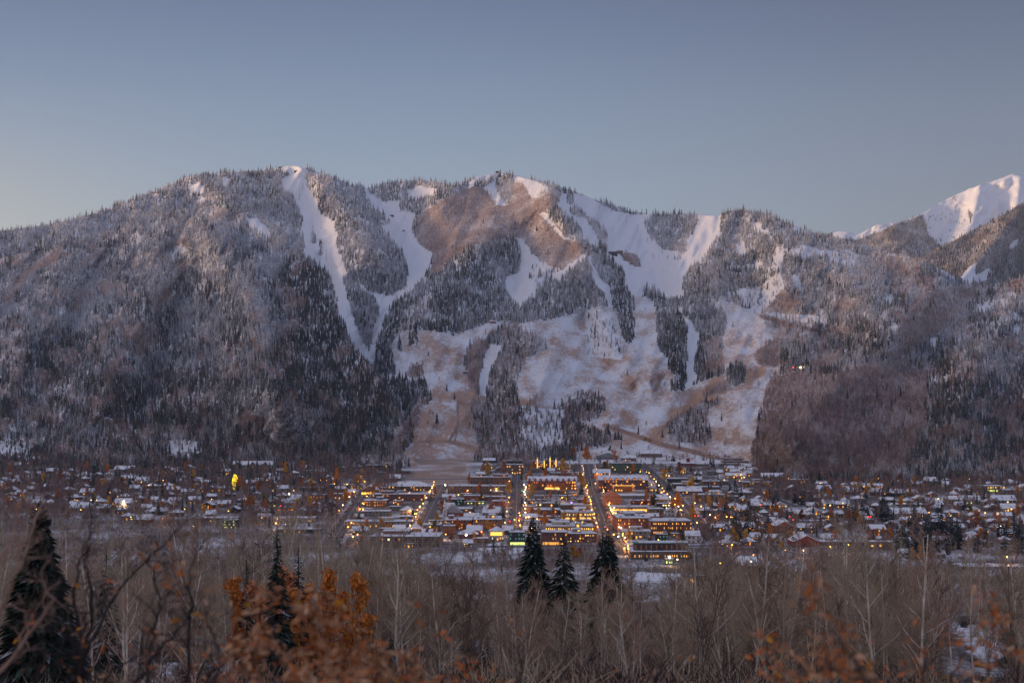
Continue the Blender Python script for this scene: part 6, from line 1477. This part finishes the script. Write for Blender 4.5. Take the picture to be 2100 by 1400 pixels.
for (u, v, h, lab, k) in [(641,499,36,'tall lattice lift tower on the left snow run','L'),(1284,456,14,'upper T-shaped lift tower in the snow bowl','T'),(1308,478,17,'larger T-shaped lift tower left of the heart-shaped wood','T'),(1255,437,10,'small T-shaped lift tower high in the bowl','T'),(1230,428,9,'topmost lift tower at the left rim of the bowl','T'),
    (1328,497,9,'lift tower at the left edge of the heart-shaped wood','T'),(1358,520,10,'lift tower below the heart-shaped wood','T'),(669,535,22,'slim lift tower low on the left snow run','T'),(614,410,12,'lift tower near the top of the left snow run','T'),(659,470,16,'lift tower mid-height on the left snow run','T'),(621,388,10,'topmost lift tower of the left snow run','T'),
    (954,800,20,'lift tower above the brown strip near the valley','T'),(956,855,20,'lift tower beside the brown strip','T'),(958,895,18,'lowest lift tower beside the brown strip','T'),(1272,705,12,'lift tower right of the sparse aspen square','T'),(1279,722,12,'lower lift tower right of the sparse aspen square','T'),(1320,815,12,'lift tower in the middle of the grassy lower pistes','T'),(1250,545,10,'lift tower beside the narrow ridge run','T')]: tower(u, v, h, lab, k)
def hut(u, v, wpx, hpx, lab, col='dark', roof='flat', Dfun=D_main):
    p, D = mpt(u, v, Dfun); W = wpx * D / F; H = hpx * D / F; t = thing('mountain_hut', lab, 'mountain hut', tuple(p), 0)
    b = MB(); b.box(-W/2, W/2, -1, W * .4, -6, H); b.obj('wall', [WALLS[col], M_TRIM], t)
    b = MB()
    if roof == 'flat': b.box(-W/2 - 1, W/2 + 1, -2, W * .4 + 1, H + .01, H + .9)
    else: b.gable(-W/2 - 1, W/2 + 1, -2, W * .4 + 1, H + .01, H + W * .14, 'x')
    b.obj('roof', [M_SNOW if roof != 'dark' else M_ROOF], t)
    for i in (-.3, 0, .3): add_window(t, W * i, -1.05, H * .3, W * .12, H * .4)
hut(1254,523,24,7,'dark flat-roofed lift lodge in the snow bowl beside the bare grove'); hut(1271,521,12,7,'second dark block of the lift lodge, right','brown'); hut(1200,511,8,5,'dark lift hut on the ridge left of the bowl','dark')
hut(607,353,7,3,'lift hut just below the left summit','dark'); hut(575,345,7,3,'dark lift terminal on the skyline left of the left summit','dark'); hut(1020,354,7,3,'dark lift terminal on the central summit','dark')
hut(955,767,10,6,'grey mid-station hut above the brown strip','grey','gx'); hut(868,410,10,4,'dark hut in the upper right of the gully piste','darkred'); hut(803,444,8,3,'small dark hut at the edge of the gully piste','dark'); hut(827,474,5,2,'tiny hut in the middle of the gully piste','dark')
hut(1011,663,12,4,'red hut at the top edge of the lower left piste','darkred','gx'); hut(927,687,9,3,'low hut at the foot of the dark wood','dark'); hut(1395,872,1,1,'x') if False else None
t, D = mpt(1642, 757); o = thing('lit_site', 'floodlit hillside work site with white, red and green lamps right of the pistes', 'work site', tuple(t))
b = MB(); b.box(-26, 26, -3, 12, -8, .6); b.obj('platform', [M_SLUSH], o)
b = MB(); b.box(-12, 10, 2, 8, .6, 5.5); b.obj('shed', [WALLS['grey']], o)
for i, (dx, m, s) in enumerate(((-16, REDL, 1.3), (-1, LAMPW, 1.7), (6, LITG, 1.5), (15, LITG, 1.2), (-6, LITG, 1.0))):
    b = MB(); b.tube((dx, -3.5, 0), (dx, -3.5, 3), .2, .2, 5, 1); b.ball((dx, -3.5, 3.6), s, 0, 8); b.obj('lamp', [m, M_POLE], o)
# yellow excavators and a snow groomer
def machine(u, v, lab, col, s=1.0, ground=False, light=None, cat='excavator'):
    if ground: x, D, z = at(u, v); p = (x, D, z)
    else: p, D = mpt(u, v); p = tuple(p)
    t = thing(cat.replace(' ', '_'), lab, cat, p, .4); t.scale = (s, s, s)
    m = bsdf('machine_paint_' + col, dict(yellow=(.50,.24,.04), red=(.35,.04,.03))[col], .5)
    b = MB(); b.box(-2, -1.2, -2.2, 2.2, 0, 1.0); b.box(1.2, 2, -2.2, 2.2, 0, 1.0); b.obj('track', [M_POLE], t)
    b = MB(); b.box(-1.5, 1.5, -1.9, 1.9, 1.0, 2.3); b.obj('body', [m], t); b = MB(); b.box(-1.4, .1, -1.5, .6, 2.3, 3.8); b.obj('cab', [M_GLASSD], t)
    b = MB(); b.tube((.7, 1.5, 2.0), (1.5, 4.6, 5.0), .35, .3, 5); b.tube((1.5, 4.6, 5.0), (2.0, 7.2, 2.2), .3, .2, 5); b.box(1.5, 2.5, 6.8, 8, 1.0, 2.2); b.obj('boom', [m], t)
    if light: b = MB(); b.ball((0, -2.2, 2.8), .9, 0, 8); b.obj('lamp', [light], t)
machine(1324, 902, 'left yellow excavator on the dirt road at the foot of the pistes', 'yellow', 1.3); machine(1333, 905, 'right yellow excavator on the dirt road at the foot of the pistes', 'yellow', 1.2)
t_ = machine(882, 929, 'small groomer with a glowing red lamp on the bare ski run above the town', 'red', 1.0, True, REDL, 'snow groomer')
